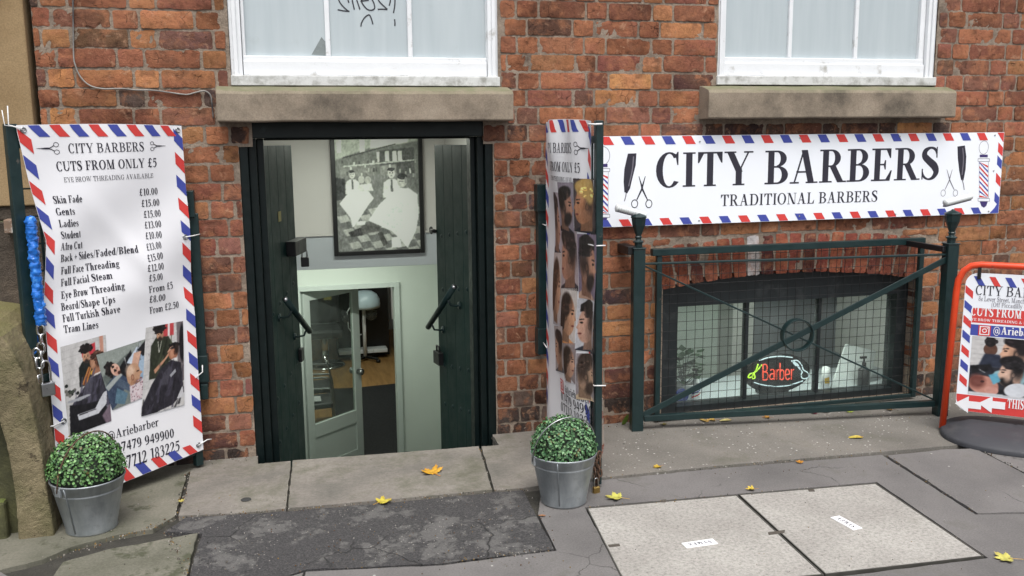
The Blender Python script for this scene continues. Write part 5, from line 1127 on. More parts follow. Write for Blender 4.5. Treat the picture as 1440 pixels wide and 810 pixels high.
padlock(W(838.5,684,-.86),(1,.25,0),.030,.035,.016,.036,M['brass'],M['steel'],'small brass padlock on the rusty chain by the right bucket')
# ============================================================ BIG SIGN
SX0,SX1,SZ0,SZ1=1.425,3.872,1.012,1.453
SGN=thing('shop_sign',((SX0+SX1)/2,-.03,SZ0),'long white barber shop sign board with bold black lettering and striped edge on the wall','sign')
m=MB(); m.box(SX0,-.030,SZ0,SX1,-.012,SZ1); sheet=m
sf=lambda u,v,h:Vector((u,-.030-h,v)); pr=Print(sf,.0005)
sp=lambda x,y:(lambda q:(q.x,q.z))(W(x,y,-.031))
def st(s,x0,y0,x1,y1,cap,T,tt,gap=4):
    a=sp(x0,y0);b=sp(x1,y1);pr.text('ink',s,a,b,cap,T,tt,gap)
st('CITY BARBERS',921,264,1320,252,.170,21,5,3); st('TRADITIONAL BARBERS',1013,290,1234,283.5,.058,18,6,6)
bw=.042; k=0
for i in range(26):
    xa=862+i*29.4-(i*i)*.105; 
    if xa>1400: break
# stripes, spaced evenly along the top and bottom edge
pit=(sp(1387,190)[0]-sp(860,198)[0])/20.0; x=sp(846,198)[0]-4*pit; k=0
x=sp(843,198)[0]-5*pit
i=-5
while x+.07<SX1-.03:
    if x>SX0+.01:
        pr.poly('red' if i%2==0 else 'blue',[(x,SZ1-.002),(x+.050,SZ1-.002),(x+.076,SZ1-bw),(x+.024,SZ1-bw)])
    x+=pit;i+=1
x=sp(870,316)[0]-5*pit;i=-5
while x+.075<SX1-.02:
    if x>SX0+.01: pr.poly('red' if i%2==0 else 'blue',[(x,SZ0+bw*.86),(x+.050,SZ0+bw*.86),(x+.072,SZ0+.002),(x+.022,SZ0+.002)])
    x+=pit;i+=1
for z,c in ((1.33,'blue'),(1.235,'red'),(1.13,'blue'),(1.40,'red')):
    pr.poly(c,[(SX1-.034,z),(SX1-.002,z-.03),(SX1-.002,z-.078),(SX1-.034,z-.05)])
pr.poly('red',[(SX1-.045,SZ1-.002),(SX1-.002,SZ1-.002),(SX1-.002,SZ1-.055)]); pr.poly('blue',[(SX1-.06,SZ0+.002),(SX1-.002,SZ0+.002),(SX1-.002,SZ0+.07),(SX1-.03,SZ0+.03)])
def razor(pts,col,tail): pr.poly('ink',[sp(*p) for p in pts]); pr.line('inkgrey',[sp(*p)+(.006,) for p in col]); pr.line('inkgrey',[sp(*p)+(.005,) for p in tail])
razor([(883,216),(895,215.5),(894,232),(889,252),(886,265),(882,272),(878,270),(877,255),(878,238)],[(891,220),(889,240),(884,262)],[(881,268),(880,276),(878,283)])
razor([(1346.5,206),(1357,204.5),(1359,220),(1358,238),(1355,254),(1351.5,253),(1349,240),(1347,222)],[(1354,208),(1355,225),(1353,246)],[(1353,252),(1355,260),(1356,267)])
def scis(cx,cy,k,ink,w):
    X=lambda a,b:sp(cx+a*k,cy+b*k)
    pr.line(ink,[X(-4,-24)+(w*.6,),X(0,-10)+(w*1.5,),X(1,-6)+(w*1.6,),X(8,9)+(w,)],4); pr.line(ink,[X(5,-24)+(w*.6,),X(1,-10)+(w*1.5,),X(0,-6)+(w*1.6,),X(-7,9)+(w,)],4)
    for s in (-1,1):
        c=X(s*10,14.5);r=.0135*k*1.6; pr.ring(ink,c[0],c[1],r*.85,r,w*.75,n=18)
scis(902.5,272,1,'ink',.0055); scis(1335,259,.86,'inkgrey',.0036)
def pole(cx,ytop,ybot,k):
    X=lambda a,b:sp(cx+a*k,ytop+(ybot-ytop)*b)
    c=X(0,.11); pr.ring('inkgrey',c[0],c[1],.036*k,.043*k,.0022,n=28); pr.poly('blue2',[X(-6.5,.215),X(6.5,.215),X(6.5,.255),X(-6.5,.255)])
    for b in (.275,.865):
        q=[X(-9.5,b),X(9.5,b),X(9.5,b+.04),X(-9.5,b+.04)]
        for i in range(4): pr.line('inkgrey',[q[i],q[(i+1)%4]],.0022,2)
    for a in (-7.5,7.5): pr.line('inkgrey',[X(a,.32),X(a,.86)],.0018,2)
    cols=['red','blue']*5
    for i in range(9):
        b0=.24+i*.072; P=[(-7,b0),(7,b0+.14),(7,b0+.17),(-7,b0+.03)]
        P=[(a,min(.855,max(.325,b))) for a,b in P]
        if P[1][1]-P[0][1]>.02 or P[2][1]-P[3][1]>.02: pr.poly(cols[i],[X(*q) for q in P])
    pr.poly('blue2',[X(-6.5,.91),X(6.5,.91),X(4,.975),X(0,1.0),X(-4,.975)])
M['blue2']=paint('navy_ink',(.05,.035,.14),.48,.08,20,0,spec=.35)
pole(1383.5,197,292,.86); pole(847.5,207,316,1.05)
pr.build('sign_board',SGN,sheet,'board')
m=MB()
for x,y in ((984,199),(983,310),(1125,194),(1124,304),(1265,192),(1259,301),(1399,190),(1390,297),(1397,240)):
    q=W(x,y,-.03); m=MB(); m.tube([(q.x,-.029,q.z),(q.x,-.033,q.z)],.0042,8); obj('screw',m,M['steel'],SGN)
# ============================================================ GREEN GATE WITH CROSS BRACES
gp=Vector((1.704,-.135,0)); gq=Vector((3.313,-.345,0)); gd=(gq-gp).normalized(); gn=Vector((gd.y,-gd.x,0))
if gn.y>0: gn=-gn
XG=thing('barrier_gate',(2.5,-.24,0),'dark green barrier with urn topped posts, crossed braces and a ring before the basement window','barrier')
qp=lambda x,y,h=0:PL(x,y,gp+gn*h,gn)
def post(base,top):
    m=MB(); w=.029
    for z0,z1,e in ((-.02,top,0),(top+.0005,top+.008,.004)):
        vs=[base+gd*(i*(w+e))+gn*(j*(w+e))+Vector((0,0,z)) for z in (z0,z1) for i,j in ((-1,-1),(1,-1),(1,1),(-1,1))]
        m.add(vs,[(3,2,1,0),(4,5,6,7)]+[(k,(k+1)%4,4+(k+1)%4,4+k) for k in range(4)])
    p=obj('post',m,M['green'],XG,bevel=.003)
    m=MB(); m.lathe([(.020,.008),(.021,.03),(.027,.032),(.027,.038),(.016,.042),(.014,.052),(.018,.056),(.018,.060),(.014,.064),(.022,.085),(.033,.115),(.037,.145),(.037,.150),(.041,.152),(.041,.158),(.025,.166),(.010,.172),(.006,.178)],(base.x,base.y,top),8,smooth=False)
    obj('finial',m,M['green'],p,bevel=.0015); return p
post(gp,.912); post(gq,.895)
def fbar(name,a,b,w,h,mm='green'):
    m=MB();m.bar(a,b,w,h);return obj(name,m,M[mm],XG,bevel=.002)
fbar('rail',qp(905,588),qp(1313,567),.030,.030); fbar('rail',qp(905,371),qp(1336,357.5),.022,.010)
fbar('brace',qp(904,584,.006),qp(1334,363,.006),.009,.030); fbar('brace',qp(904,373,-.008),qp(1311,561,-.008),.022,.009)
c=qp(1121,471,.0); m=MB(); rr=.083
for k in range(32):
    pass
vs=[];
for k in range(32):
    a=2*math.pi*k/32
    for r_,h in ((rr,-.02),(rr,.02),(rr-.007,.02),(rr-.007,-.02)): vs.append(c+gd*math.cos(a)*r_+Vector((0,0,math.sin(a)*r_))+gn*h)
fs=[(k*4+j,k*4+(j+1)%4,((k+1)%32)*4+(j+1)%4,((k+1)%32)*4+j) for k in range(32) for j in range(4)]
m.add(vs,fs); obj('ring',m,M['green'],XG,bevel=.0015)
m=MB(); q=qp(887,352); m.box(q.x-.02,-.145,q.z-.02,q.x+.03,-.0,q.z+.02); obj('wall_lug',m,M['black'],XG,bevel=.003); m=MB(); q=qp(1324,346); m.box(gq.x-.05,-.35,q.z-.03,gq.x-.03,-.02,q.z+.0); obj('wall_lug',m,M['black'],XG,bevel=.003)
def litbar(p0,p1,r,lab,ridged):
    a=Vector(p0);b=Vector(p1);k=thing('tilted_bar',tuple((a+b)/2),lab,'metal bar'); m=MB(); N=50
    m.tube([a+(b-a)*i/N for i in range(N+1)],[r+(.0016*math.sin(i*1.55) if ridged else 0) for i in range(N+1)],12); obj('bar',m,M['whitebar'],k)
    d=(b-a).normalized(); m=MB(); m.bar(a+Vector((0,.004,-r*1.0)),b+Vector((0,.004,-r*1.0)),.02,.008); obj('underside',m,M['greybar'],k,bevel=.001)
M['whitebar']=paint('pale_bar',(.66,.69,.69),.4,.1,20,.1); M['greybar']=paint('violet_grey_strip',(.13,.125,.16),.5,.1,20,.1)
gz=.912+.175
litbar(qp(867,292,.03),qp(907,302.5,-.02),.0155,'pale ridged bar lying tilted on the left barrier post',True)
litbar(qp(1329,285.5,.02),qp(1365,276,-.02),.0165,'smooth pale grey bar tilted on the right barrier post',False)
# ---- mesh guard over the window
WG=thing('window_guard',(2.6,-.05,0),'dark green framed wire mesh guard fixed over the basement window','window guard')
gy=-.050; gg=lambda x,y:W(x,y,gy)
a=gg(916,366);b=gg(1298,355); m=MB();m.box(a.x,gy-.018,.863-.0,b.x,gy+.018,.898);obj('frame_bar',m,M['green'],WG,bevel=.003)
ul,ur=gg(925,470).x,gg(1290,440).x
for x in (ul,ur): m=MB();m.box(x-.014,gy-.012,.012,x+.014,gy+.012,.8625);obj('frame_bar',m,M['green'],WG,bevel=.003)
m=MB();m.box(ul+.0145,gy-.010,.012,ur-.0145,gy+.010,.032);obj('frame_bar',m,M['green'],WG,bevel=.003)
m=MB(); x=ul+.014; i=0
while x<ur-.014:
    m.tube([(x+.001*math.sin(i),gy+.002,.03),(x+.002*math.sin(i*2.3),gy+.003*math.sin(i),.45),(x,gy+.002,.864)],.0014,5,cap=False); x+=.0475;i+=1
z=.045;i=0
while z<.862:
    m.tube([(ul+.012,gy-.001,z),((ul+ur)/2,gy-.001+.003*math.sin(i),z+.002*math.sin(i*1.7)),(ur-.012,gy-.001,z)],.0014,5,cap=False); z+=.0475;i+=1
obj('wire_mesh',m,M['black'],WG)
# ============================================================ RED FRAMED PAVEMENT SIGN
ab=Vector((3.149,-.565,0)); at_=Vector((math.cos(R(-42)),math.sin(R(-42)),0)); an=Vector((at_.y,-at_.x,0))
if an.dot(CAM-ab)<0: an=-an
AB=thing('pavement_sign',tuple(ab+at_*.31),'pavement sign with orange red tube frame and black rubber base at the right edge','pavement sign')
AP=lambda u,v,h=0:ab+at_*u+an*h+Vector((0,0,v))
ap=lambda x,y:(lambda q:(q.dot(at_),q.z))(PL(x,y,ab,an)-ab)
UW=.62
m=MB(); pts=[AP(0,.012),AP(.022,.70),AP(.028,.755),AP(.048,.80),AP(.08,.826),AP(.12,.833),AP(UW-.12,.833),AP(UW-.08,.826),AP(UW-.048,.80),AP(UW-.028,.755),AP(UW-.022,.70),AP(UW,.012)]
m.tube(pts,.0155,14); obj('tube_frame',m,M['orange'],AB)
def rr2(u0,u1,v0,v1,r):
    out=[]
    for cx,cy,a0 in ((u1-r,v0+r,-90),(u1-r,v1-r,0),(u0+r,v1-r,90),(u0+r,v0+r,180)):
        for k in range(7): a=R(a0+15*k); out.append((cx+r*math.cos(a),cy+r*math.sin(a)))
    return out
PA=(.050,UW-.050,.112,.793)
m=MB(); m.prism([AP(u+ .012*v,v,.0) for u,v in rr2(*PA,.055)],an*.004,-an*.004); sheet=m
for u in (.115,UW-.115): m=MB(); m.prism([AP(u-.008,.765,.006),AP(u+.008,.765,.006),AP(u+.008,.832,.006),AP(u-.008,.832,.006)],an*.004,-an*.016); obj('hanger_clip',m,M['black'],AB)
pr=Print(lambda u,v,h:AP(u,v,.004+h),.0006)
tl=ap(1372,414);S_=.0
def at2(s,x,y,x1,y1,part,cap,ink='ink',T=16,tt=6):
    a=ap(x,y);b=ap(x1,y1); _,wf=text_polys(s,T,tt);_,wp=text_polys(part,T,tt); d=(b[0]-a[0])*wf/wp
    pr.text(ink,s,a,(a[0]+d,a[1]),cap,T,tt)
x0=PA[0]+.012; 
def band(c,v0,v1,ul0=.0): pr.poly(c,[(PA[0]+ul0+.012*v0,v0),(PA[1]+.008*v0-.002,v0),(PA[1]+.008*v0-.002,v1),(PA[0]+ul0+.012*v1,v1)])
vA=ap(1362,432)[1];vB=ap(1359.5,452.5)[1];vC=ap(1359,455)[1];vD=ap(1357,470)[1];vE=ap(1340,552.5)[1]
band('red',vB,vA,.040);band('blue',vD,vC,.038)
pr.poly('red',[(PA[0]+.055,PA[2]+.001),(PA[1]-.052,PA[2]+.001),(PA[1]-.012,PA[2]+.02),(PA[1]+.002,PA[2]+.055),(PA[1]+.002,vE),(PA[0]+.003,vE),(PA[0]+.004,PA[2]+.055),(PA[0]+.018,PA[2]+.02)])
for i in range(7):
    u=PA[0]+.042+i*.066
    if u+.06<PA[1]-.03: pr.poly('blue' if i%2==0 else 'red',[(u,.778),(u+.026,.778),(u+.053,.733),(u+.025,.733)])
for i in range(8):
    v=.733-i*.0725
    if v-.066<vE+.004: continue
    for ua in (PA[0]+.0105,PA[1]-.034): pr.poly('red' if i%2==0 else 'blue',[(ua,v),(ua+.034,v-.030),(ua+.034,v-.066),(ua,v-.036)])
pr.up()
at2('CITY BARBERS',1371.5,414,1438,414,'CITY BA',.046,T=15)
at2('8a Lever Street, Manchester',1376,422.5,1438,423,'8a Lever Street, Manc',.0225,'inkgrey',14); at2('(Off Piccadilly Gardens)',1394,431,1438,431,'(Off Piccadilly',.0215,'inkgrey',14)
at2('CUTS FROM ONLY £5',1365,443,1437.5,443,'CUTS FROM',.041,'white_ink',22,8); at2('EYE BROW THREADING & BEARD',1362,450,1438,450,'EYE BROW THREADING &',.0125,'white_ink',18,9)
c=ap(1384.5,464);instagram(pr,'white_ink',c[0],c[1]-.002,.042); at2('@Ariebarber',1396.5,469,1439,469,'@Arieb',.037,'white_ink',22,8)
for x in (1343,1376):
    X=lambda a,b:(lambda q:(q[0],q[1]))((ap(x,563)[0]+a,ap(x,563)[1]-.012+b)); pr.poly('white_ink',[X(0,0),X(.06,.042),X(.06,.018),X(.115,.018),X(.115,-.018),X(.06,-.018),X(.06,-.042)])
at2('THIS WAY',1416,573,1439.5,573,'THIS',.044,'white_ink',22,8)
pr.build('sign_panel',AB,sheet,'board')
p=Pic(150,104,(196,200,204)); room(p)
p.po([(0,0),(1.5,0),(1.5,.55),(0,.5)],(40,42,50),3); p.el(.28,.80,.10,.11,(96,66,54)); p.el(.27,.93,.08,.09,(30,26,28)); p.po([(.12,.5),(.2,.72),(.42,.72),(.5,.5)],(44,50,66),3)
p.head(.62,.76,.46,(204,160,134),(32,26,28),-1,0,(150,190,200),0,1); p.head(1.10,.74,.44,(226,142,84),(34,28,30),-1,0,(120,120,124),0,0)
p.po([(.02,.50),(.3,.55),(.34,.46),(.04,.36)],(24,24,28),2); p.po([(.12,.46),(.26,.38),(.3,.36),(.15,.43)],(214,216,220),1)
p.head(.60,.40,.44,(206,170,150),(28,26,28),-1,1,(32,32,36),0,1); p.head(1.02,.36,.44,(190,146,120),(70,60,56),-1,0,(44,40,44),0,0); p.el(.70,.14,.18,.12,(216,220,226),10); p.po([(.84,.02),(.82,.12),(1.02,.16),(1.1,.06)],(206,152,120),2)
fluff(p,.28,.94,.09,.06,(30,26,28),30,3); fluff(p,.66,.95,.17,.07,(30,24,26),40,4); fluff(p,1.12,.93,.17,.07,(32,26,28),40,5); fluff(p,.64,.57,.18,.08,(26,24,26),40,6); fluff(p,1.04,.53,.17,.07,(64,54,50),40,7); p.el(.55,.36,.05,.09,(222,186,166),0,.9,al=.7)
p.el(.22,.18,.22,.16,(196,138,122),-10); p.el(.12,.24,.12,.12,(120,70,62),0,.6); p.el(.20,.24,.03,.02,(70,40,40)); p.el(.34,.10,.10,.08,(206,150,136)); p.po([(.28,.36),(.40,.40),(.46,.28),(.36,.2)],(100,170,196),2); p.po([(0,0),(1.5,0),(1.5,.03),(0,.05)],(210,212,216),2); p.tex(6,30)
p.build('photo_print',pquad(lambda u,v,h:AP(u,v,.004+h),[(PA[0]+.052,vE+.006),(PA[1]-.040,vE+.006),(PA[1]-.036,vD-.004),(PA[0]+.054,vD-.004)]),AB,.0014)
m=MB(); N=40
def basef(a,r):
    th=2*math.pi*a; c_=math.cos(th);s_=math.sin(th); uu=.315+.325*(abs(c_)**.8)*(1 if c_>0 else -1); 
    hh=.275*(abs(s_)**.85)*(1 if s_>0 else -1); return uu,hh
vs=[];rings=[(1.0,0),(1.0,.016),(.975,.026),(.6,.048),(.25,.064),(0.02,.070)]
for k,z in rings:
    for i in range(N):
        uu,hh=basef(i/N,1); z2=z if k>.97 else max(z,.026+ .046*(1-abs(hh*k)/.275)); vs.append(AP(.315+(uu-.315)*max(k,.0),z2,hh*k+.0))
fs=[(r*N+i,r*N+(i+1)%N,(r+1)*N+(i+1)%N,(r+1)*N+i) for r in range(len(rings)-1) for i in range(N)]; m.add(vs,fs,True); obj('rubber_base',m,M['rubber'],AB)
# ============================================================ BUCKETS AND BOX BALLS
def bucket(loc,lab):
    b=thing('galvanised_bucket',loc,lab,'bucket','galvanised buckets with box balls'); l=Vector(loc)
    m=MB(); m.lathe([(.088,.008),(.091,0),(.0925,.004),(.0915,.014),(.121,.158),(.1225,.160),(.1215,.163),(.1215,.167),(.124,.169),(.131,.200),(.1345,.203),(.1335,.208),(.129,.207),(.128,.2),(.09,.012)],l,48,capt=True)
    obj('pail',m,M['galv'],b,bevel=0)
    m=MB(); a_=R(-118); m.tube([l+Vector(((r_+.0005)*math.cos(a_),(r_+.0005)*math.sin(a_),z_)) for r_,z_ in ((.0925,.014),(.121,.156),(.1235,.17),(.131,.2))],.0028,6); obj('side_seam',m,M['galv'],b)
    return b
def bail(b,l,yaw,tilt,mat,hgt=.18):
    l=Vector(l); m=MB(); pts=[]; ax=Vector((math.cos(yaw),math.sin(yaw),0)); up=Vector((-math.sin(yaw)*math.sin(tilt),math.cos(yaw)*math.sin(tilt),math.cos(tilt)))
    for k in range(25):
        a=math.pi*k/24; pts.append(l+Vector((0,0,.185))+ax*math.cos(a)*.137+up*(math.sin(a)**.8)*hgt)
    m.tube(pts,.0028,8); obj('handle',m,M[mat],b)
    for s in (1,-1):
        m=MB(); q=l+Vector((0,0,.185))+ax*s*.131; m.prism([q+Vector((0,0,z))+Vector((-ax.y,ax.x,0))*w for z,w in ((-.016,-.014),(.016,-.014),(.016,.014),(-.016,.014))],ax*.005,-ax*.005); obj('lug',m,M['galv'],b,bevel=.002)
LB=(-.733,-.655,-.004); RB=(1.078,-.905,0)
b1=bucket(LB,'galvanised bucket holding a box ball under the price list banner'); bail(b1,LB,R(50),R(-10),'rust',.20)
b2=bucket(RB,'galvanised bucket holding a box ball at the foot of the haircut photo banner'); bail(b2,RB,R(8),R(-14),'steel')
def box_ball(c,r,lab,seed):
    rnd=random.Random(seed); c=Vector(c); t_=thing('box_ball',tuple(c-Vector((0,0,r))),lab,'topiary ball','clipped box balls'); m=MB(); m.lathe([(r*.88*math.sin(a),-r*.88*math.cos(a)) for a in [math.pi*k/14 for k in range(15)]],c,24,capb=False,capt=False); obj('core',m,M['core'],t_)
    m=MB();cols=[]; N=3300
    for i in range(N):
        z=1-2*(i+.5)/N
        if z<-.13: continue
        ph=i*2.399963+rnd.uniform(-.15,.15); s=math.sqrt(1-z*z); nrm=Vector((s*math.cos(ph),s*math.sin(ph),z)); bump=.05*noise.noise(nrm*4+Vector((seed,0,0)))+.03*noise.noise(nrm*11)
        rad=r*(rnd.uniform(.86,1.0)+bump); p=c+nrm*rad; k=nrm.orthogonal().normalized(); k.rotate(Matrix.Rotation(rnd.uniform(0,6.28),3,nrm))
        d=(k+nrm*rnd.uniform(-.1,1.1)).normalized(); w=d.cross(nrm); w=w.normalized() if w.length>.05 else k.cross(nrm).normalized(); up=w.cross(d)
        if up.dot(nrm)<0: up=-up
        l=rnd.uniform(.008,.0125); ww=l*.46; tp=rnd.uniform(.1,.3)*l
        vs=[p,p+d*l*.35+w*ww+up*tp,p+d*l*.75+w*ww*.85+up*tp,p+d*l*1.05,p+d*l*.75-w*ww*.85+up*tp,p+d*l*.35-w*ww+up*tp,p+d*l*.55]
        m.add(vs,[(0,1,6),(1,2,6),(2,3,6),(3,4,6),(4,5,6),(5,0,6)],True)
        g=rnd.random(); cc=np.array((.030,.085,.028) if seed==3 else (.022,.068,.030))*1.4*(1-g)+np.array((.17,.34,.11) if seed==3 else (.14,.29,.12))*g
        if rnd.random()<.12: cc=np.array((.16,.26,.12))
        if rnd.random()<.02: cc=np.array((.16,.13,.05))
        cc=cc*rnd.uniform(.7,1.15)
        cols+= [cc]*7
    obj('foliage',m,M['boxleaf'],t_,cols=np.array(cols),fixn=False)
box_ball((LB[0],LB[1],.230),.136,'clipped box ball filling the bucket under the price list banner',3)
box_ball((RB[0],RB[1],.222),.130,'clipped box ball filling the bucket by the haircut photo banner',5)
# ============================================================ FALLEN LEAVES
def maple(n_l,seed):
    rnd=random.Random(seed); out=[]; N=n_l
    lobes=[(-150,.45),(-95,.8),(-45,.92),(0,1.08),(45,.95),(92,.8),(150,.45)]
    for i,(a,l) in enumerate(lobes):
        l*=rnd.uniform(.85,1.1)
        out+= [(a-17,l*.66),(a-12,l*.84),(a-5,l*.82),(a,l),(a+5,l*.83),(a+11,l*.85),(a+16,l*.66)]
        if i<6: a2=(a+lobes[i+1][0])/2; out.append((a2,.50))
    return [(r*math.sin(R(a)),r*math.cos(R(a))) for a,r in out]
def oval(n=14): return [(.42*math.sin(2*math.pi*k/n)*(1-.3*math.cos(2*math.pi*k/n)),math.cos(2*math.pi*k/n)*.9) for k in range(n)]
def leaf(px,py,size,yaw,col,lab,kind='maple',curl=.25,stand=0,seed=0,z=.003):
    g=G(px,py); rnd=random.Random(seed+int(px)); base=maple(7,seed+int(px)) if kind=='maple' else oval(); pts=[]
    sub=MB(); C0=Vector((0,0,0)); tri=tessellate_polygon([[Vector((x,y,0)) for x,y in base]])
    ca,sa=math.cos(yaw),math.sin(yaw)
    def pos(x,y):
        r2=x*x+y*y; zz=curl*size*(abs(x)**1.6*.7+.35*r2*max(0,noise.noise((x*2+seed,y*2,px))+.3)); xx,yy=x*size,y*size
        if stand: yy,zz=yy*math.cos(stand)-zz*math.sin(stand),yy*math.sin(stand)+zz*math.cos(stand)+size*.8*math.sin(stand)
        return Vector((g.x+xx*ca-yy*sa,g.y+xx*sa+yy*ca,z+max(0,zz)))
    import bmesh
    b=bmesh.new(); vv=[b.verts.new((x,y,0)) for x,y in base]
    for t3 in tri: b.faces.new([vv[i] for i in t3])
    bmesh.ops.subdivide_edges(b,edges=b.edges[:],cuts=1,use_grid_fill=True)
    b.verts.index_update(); vs=[];cc=[]; c=np.array(col)
    for v in b.verts:
        x,y=v.co.x,v.co.y; vs.append(pos(x,y)); k=.78+.34*noise.noise((x*3,y*3,seed+px)); e=max(0,math.hypot(x,y)-.55); cc.append(c*k*np.array((1-.25*e,1-.6*e,1-.5*e)))
    m=MB(); m.add(vs,[tuple(w.index for w in f.verts) for f in b.faces],True); b.free()
    n0=len(m.v); m.tube([pos(0,-.05)+Vector((0,0,.002)),pos(0,-.5)+Vector((0,0,.003)),pos(.06,-1.0)+Vector((0,0,.001))],size*.022,5); cc+=[c*np.array((.75,.5,.6))]*(len(m.v)-n0)
    o=obj('fallen_leaf',m,M['leaf'],cols=np.array(cc),base=(g.x,g.y,0),fixn=False); tag(o,lab,'leaf','fallen leaves'); return o
YE=(.62,.42,.05);YG=(.58,.56,.12);OR=(.55,.25,.03);BRN=(.26,.13,.05);GRN=(.22,.36,.05);PAL_=(.60,.54,.22);RED=(.16,.012,.03)
leaf(608,666,.064,R(20),(.66,.36,.03),'large orange yellow maple leaf on the stone slab before the doorway',curl=.5)
leaf(537,707,.046,R(-60),(.62,.52,.06),'yellow leaf on the tarmac edge in front of the doorway slab',curl=.35,seed=2)
leaf(868,701,.052,R(50),YG,'pale yellow maple leaf beside the brass padlock',curl=.4,seed=3)
leaf(926,657,.028,R(100),YE,'small yellow leaf on the concrete between the photo banner and the barrier',curl=.4,seed=4)
leaf(1058,689,.026,R(70),(.66,.50,.07),'curled yellow leaf at the back edge of the covers',curl=.7,seed=5)
leaf(1125,651,.026,R(-20),OR,'small orange leaf on the pavement crack before the barrier',curl=.5,seed=6)
leaf(1203,616,.040,R(80),(.60,.48,.09),'yellow oval leaf lying in front of the right barrier post','oval',.5,seed=7)
leaf(1417,787,.050,R(60),(.62,.58,.14),'pale yellow leaf alone at the bottom right of the pavement',curl=.3,seed=8)
leaf(880,599,.042,R(200),GRN,'green leaf leaning upright beside the left barrier post','oval',.2,R(62),seed=9)
for i,(x,y,s,a,c,l,k) in enumerate(((990,592,.035,20,(.50,.34,.10),'tan leaf under the barrier rail left of the pale one','oval'),(1003,591.5,.034,70,(.56,.36,.09),'curled tan leaf under the barrier rail between two others','maple'),(1020,592,.038,95,PAL_,'pale cream leaf under the barrier rail','oval'),
 (1080,588,.028,60,(.46,.24,.05),'orange brown leaf under the middle of the barrier rail','maple'),(934,598,.024,30,(.20,.17,.05),'dull olive leaf by the left end of the barrier rail','maple'),(1146,582,.026,10,RED,'dark red leaf under the barrier rail','maple'),(1160,580,.030,80,(.34,.33,.06),'olive yellow leaf right of the dark red leaf','oval'),
 (1195,580,.032,-20,(.36,.44,.06),'yellow green leaf under the right half of the barrier rail','maple'),(1252,577,.030,50,(.30,.17,.06),'brown leaf under the right end of the barrier rail','maple'),(762,726,.016,70,(.42,.20,.09),'tiny orange brown leaf chip in front of the right bucket','oval'),(255,706,.020,40,(.55,.48,.12),'small yellow leaf scrap left of the doorway slab','maple'))):
    leaf(x,y,s,R(a),c,l,k,.5,seed=20+i)
# ============================================================ CABLE ON THE WALL
m=MB(); pts=[(102,-40),(102.5,0),(103,40),(103.5,78),(106,92),(113,108),(126,120),(145,125),(170,124.5),(190,126.5),(215,127),(238,130),(262,133),(275,130),(288,128),(296,134),(298,146),(300,166)]
S=spline([tuple(W(x,y,-.008)) for x,y in pts],5); m.tube([Vector(q) for q in S],.0032,7)
M['cable']=paint('old_cable',(.30,.29,.27),.6,.3,8,0,dirt=(.03,.03,.035),dscale=3,dlo=.45,dhi=.6)
tag(obj('wall_cable',m,M['cable']),'thin grey cable looping down the bricks left of the left window','cable')
M['bracket']=paint('rusty_bracket',(.24,.16,.11),.7,.4,30,.3,dirt=(.4,.38,.35),dscale=20,dlo=.5,dhi=.6)
m=MB(); a=W(8,328,-.09); b=W(26,308,-.09); m.box(a.x,-.11,a.z,b.x,-.045,b.z); tag(obj('stone_bracket',m,M['bracket'],bevel=.004),'small rusty metal bracket on the stone plinth left of the price list banner','bracket')
# ============================================================ PICTURE ON THE BULKHEAD
py=2.172; A1=W(470.5,359,py);B1=W(598,356.5,py); z1=1.50; z0=(A1.z+B1.z)/2; x0,x1=W(467,280,py).x,W(595.5,280,py).x
PCT=thing('framed_picture',((x0+x1)/2,2.19,z0),'large black framed monochrome print of an old barber shop hanging above the stairs','picture')
m=MB(); fw=.030
m.box(x0,py-.012,z0,x0+fw,2.189,z1);m.box(x1-fw,py-.012,z0,x1,2.189,z1);m.box(x0+fw+.0005,py-.012,z0,x1-fw-.0005,2.189,z0+fw);m.box(x0+fw+.0005,py-.012,z1-fw,x1-fw-.0005,2.189,z1)
obj('frame',m,M['black'],PCT,bevel=.003)
p=Pic(180,240,(120,122,118)); A_=.75
Z=lambda zx,zy:((zx-40)/545*A_,(745-zy)/745)
pol=lambda pts,c,s=2,al=1:p.po([Z(*q) for q in pts],c,s,al)
pol([(0,400),(700,330),(700,-40),(0,-40)],(104,108,102)); pol([(40,150),(300,60),(600,30),(600,-10),(40,-10)],(176,184,170),5); pol([(270,80),(520,40),(520,-10),(280,-10)],(236,244,226),6)
for x in (70,220,330,380,460): pol([(x-18,0 if x<250 else 100),(x+18,0 if x<250 else 95),(x+15,100 if x<250 else 160),(x-15,105 if x<250 else 165)],(222,226,214),1)
pol([(330,90),(560,70),(560,280),(330,250)],(66,68,66),2); pol([(70,190),(300,190),(300,330),(70,330)],(124,126,120),4); pol([(330,190),(440,180),(440,300),(330,300)],(136,138,132),4)
for i in range(34): x=60+RND.random()*520; y=140+RND.random()*160; w=5+RND.random()*9; pol([(x,y),(x+w,y),(x+w,y+24),(x,y+24)],random.Random(i).choice([(200,206,196),(150,154,146),(60,62,60)]),1)
for x in (380,430,465): pol([(x-13,95),(x+13,93),(x+16,160),(x-14,160)],(206,212,200),1)
pol([(90,185),(560,150),(560,158),(90,195)],(190,196,186),1); pol([(90,130),(440,45),(440,52),(90,140)],(60,62,60),1)
pol([(40,260),(600,240),(600,760),(40,760)],(96,98,96),4,.6)
for r in range(7):
    for c in range(9):
        q=lambda a,b:(20+a*75+(b*18),470+b*44)
        pol([q(c,r),q(c+.9,r-.25),q(c+1.05,r+.7),q(c+.12,r+1)],(158,160,154) if (r+c)%2 else (84,86,84),1)
pol([(40,260),(100,270),(110,400),(40,410)],(34,36,36),3)
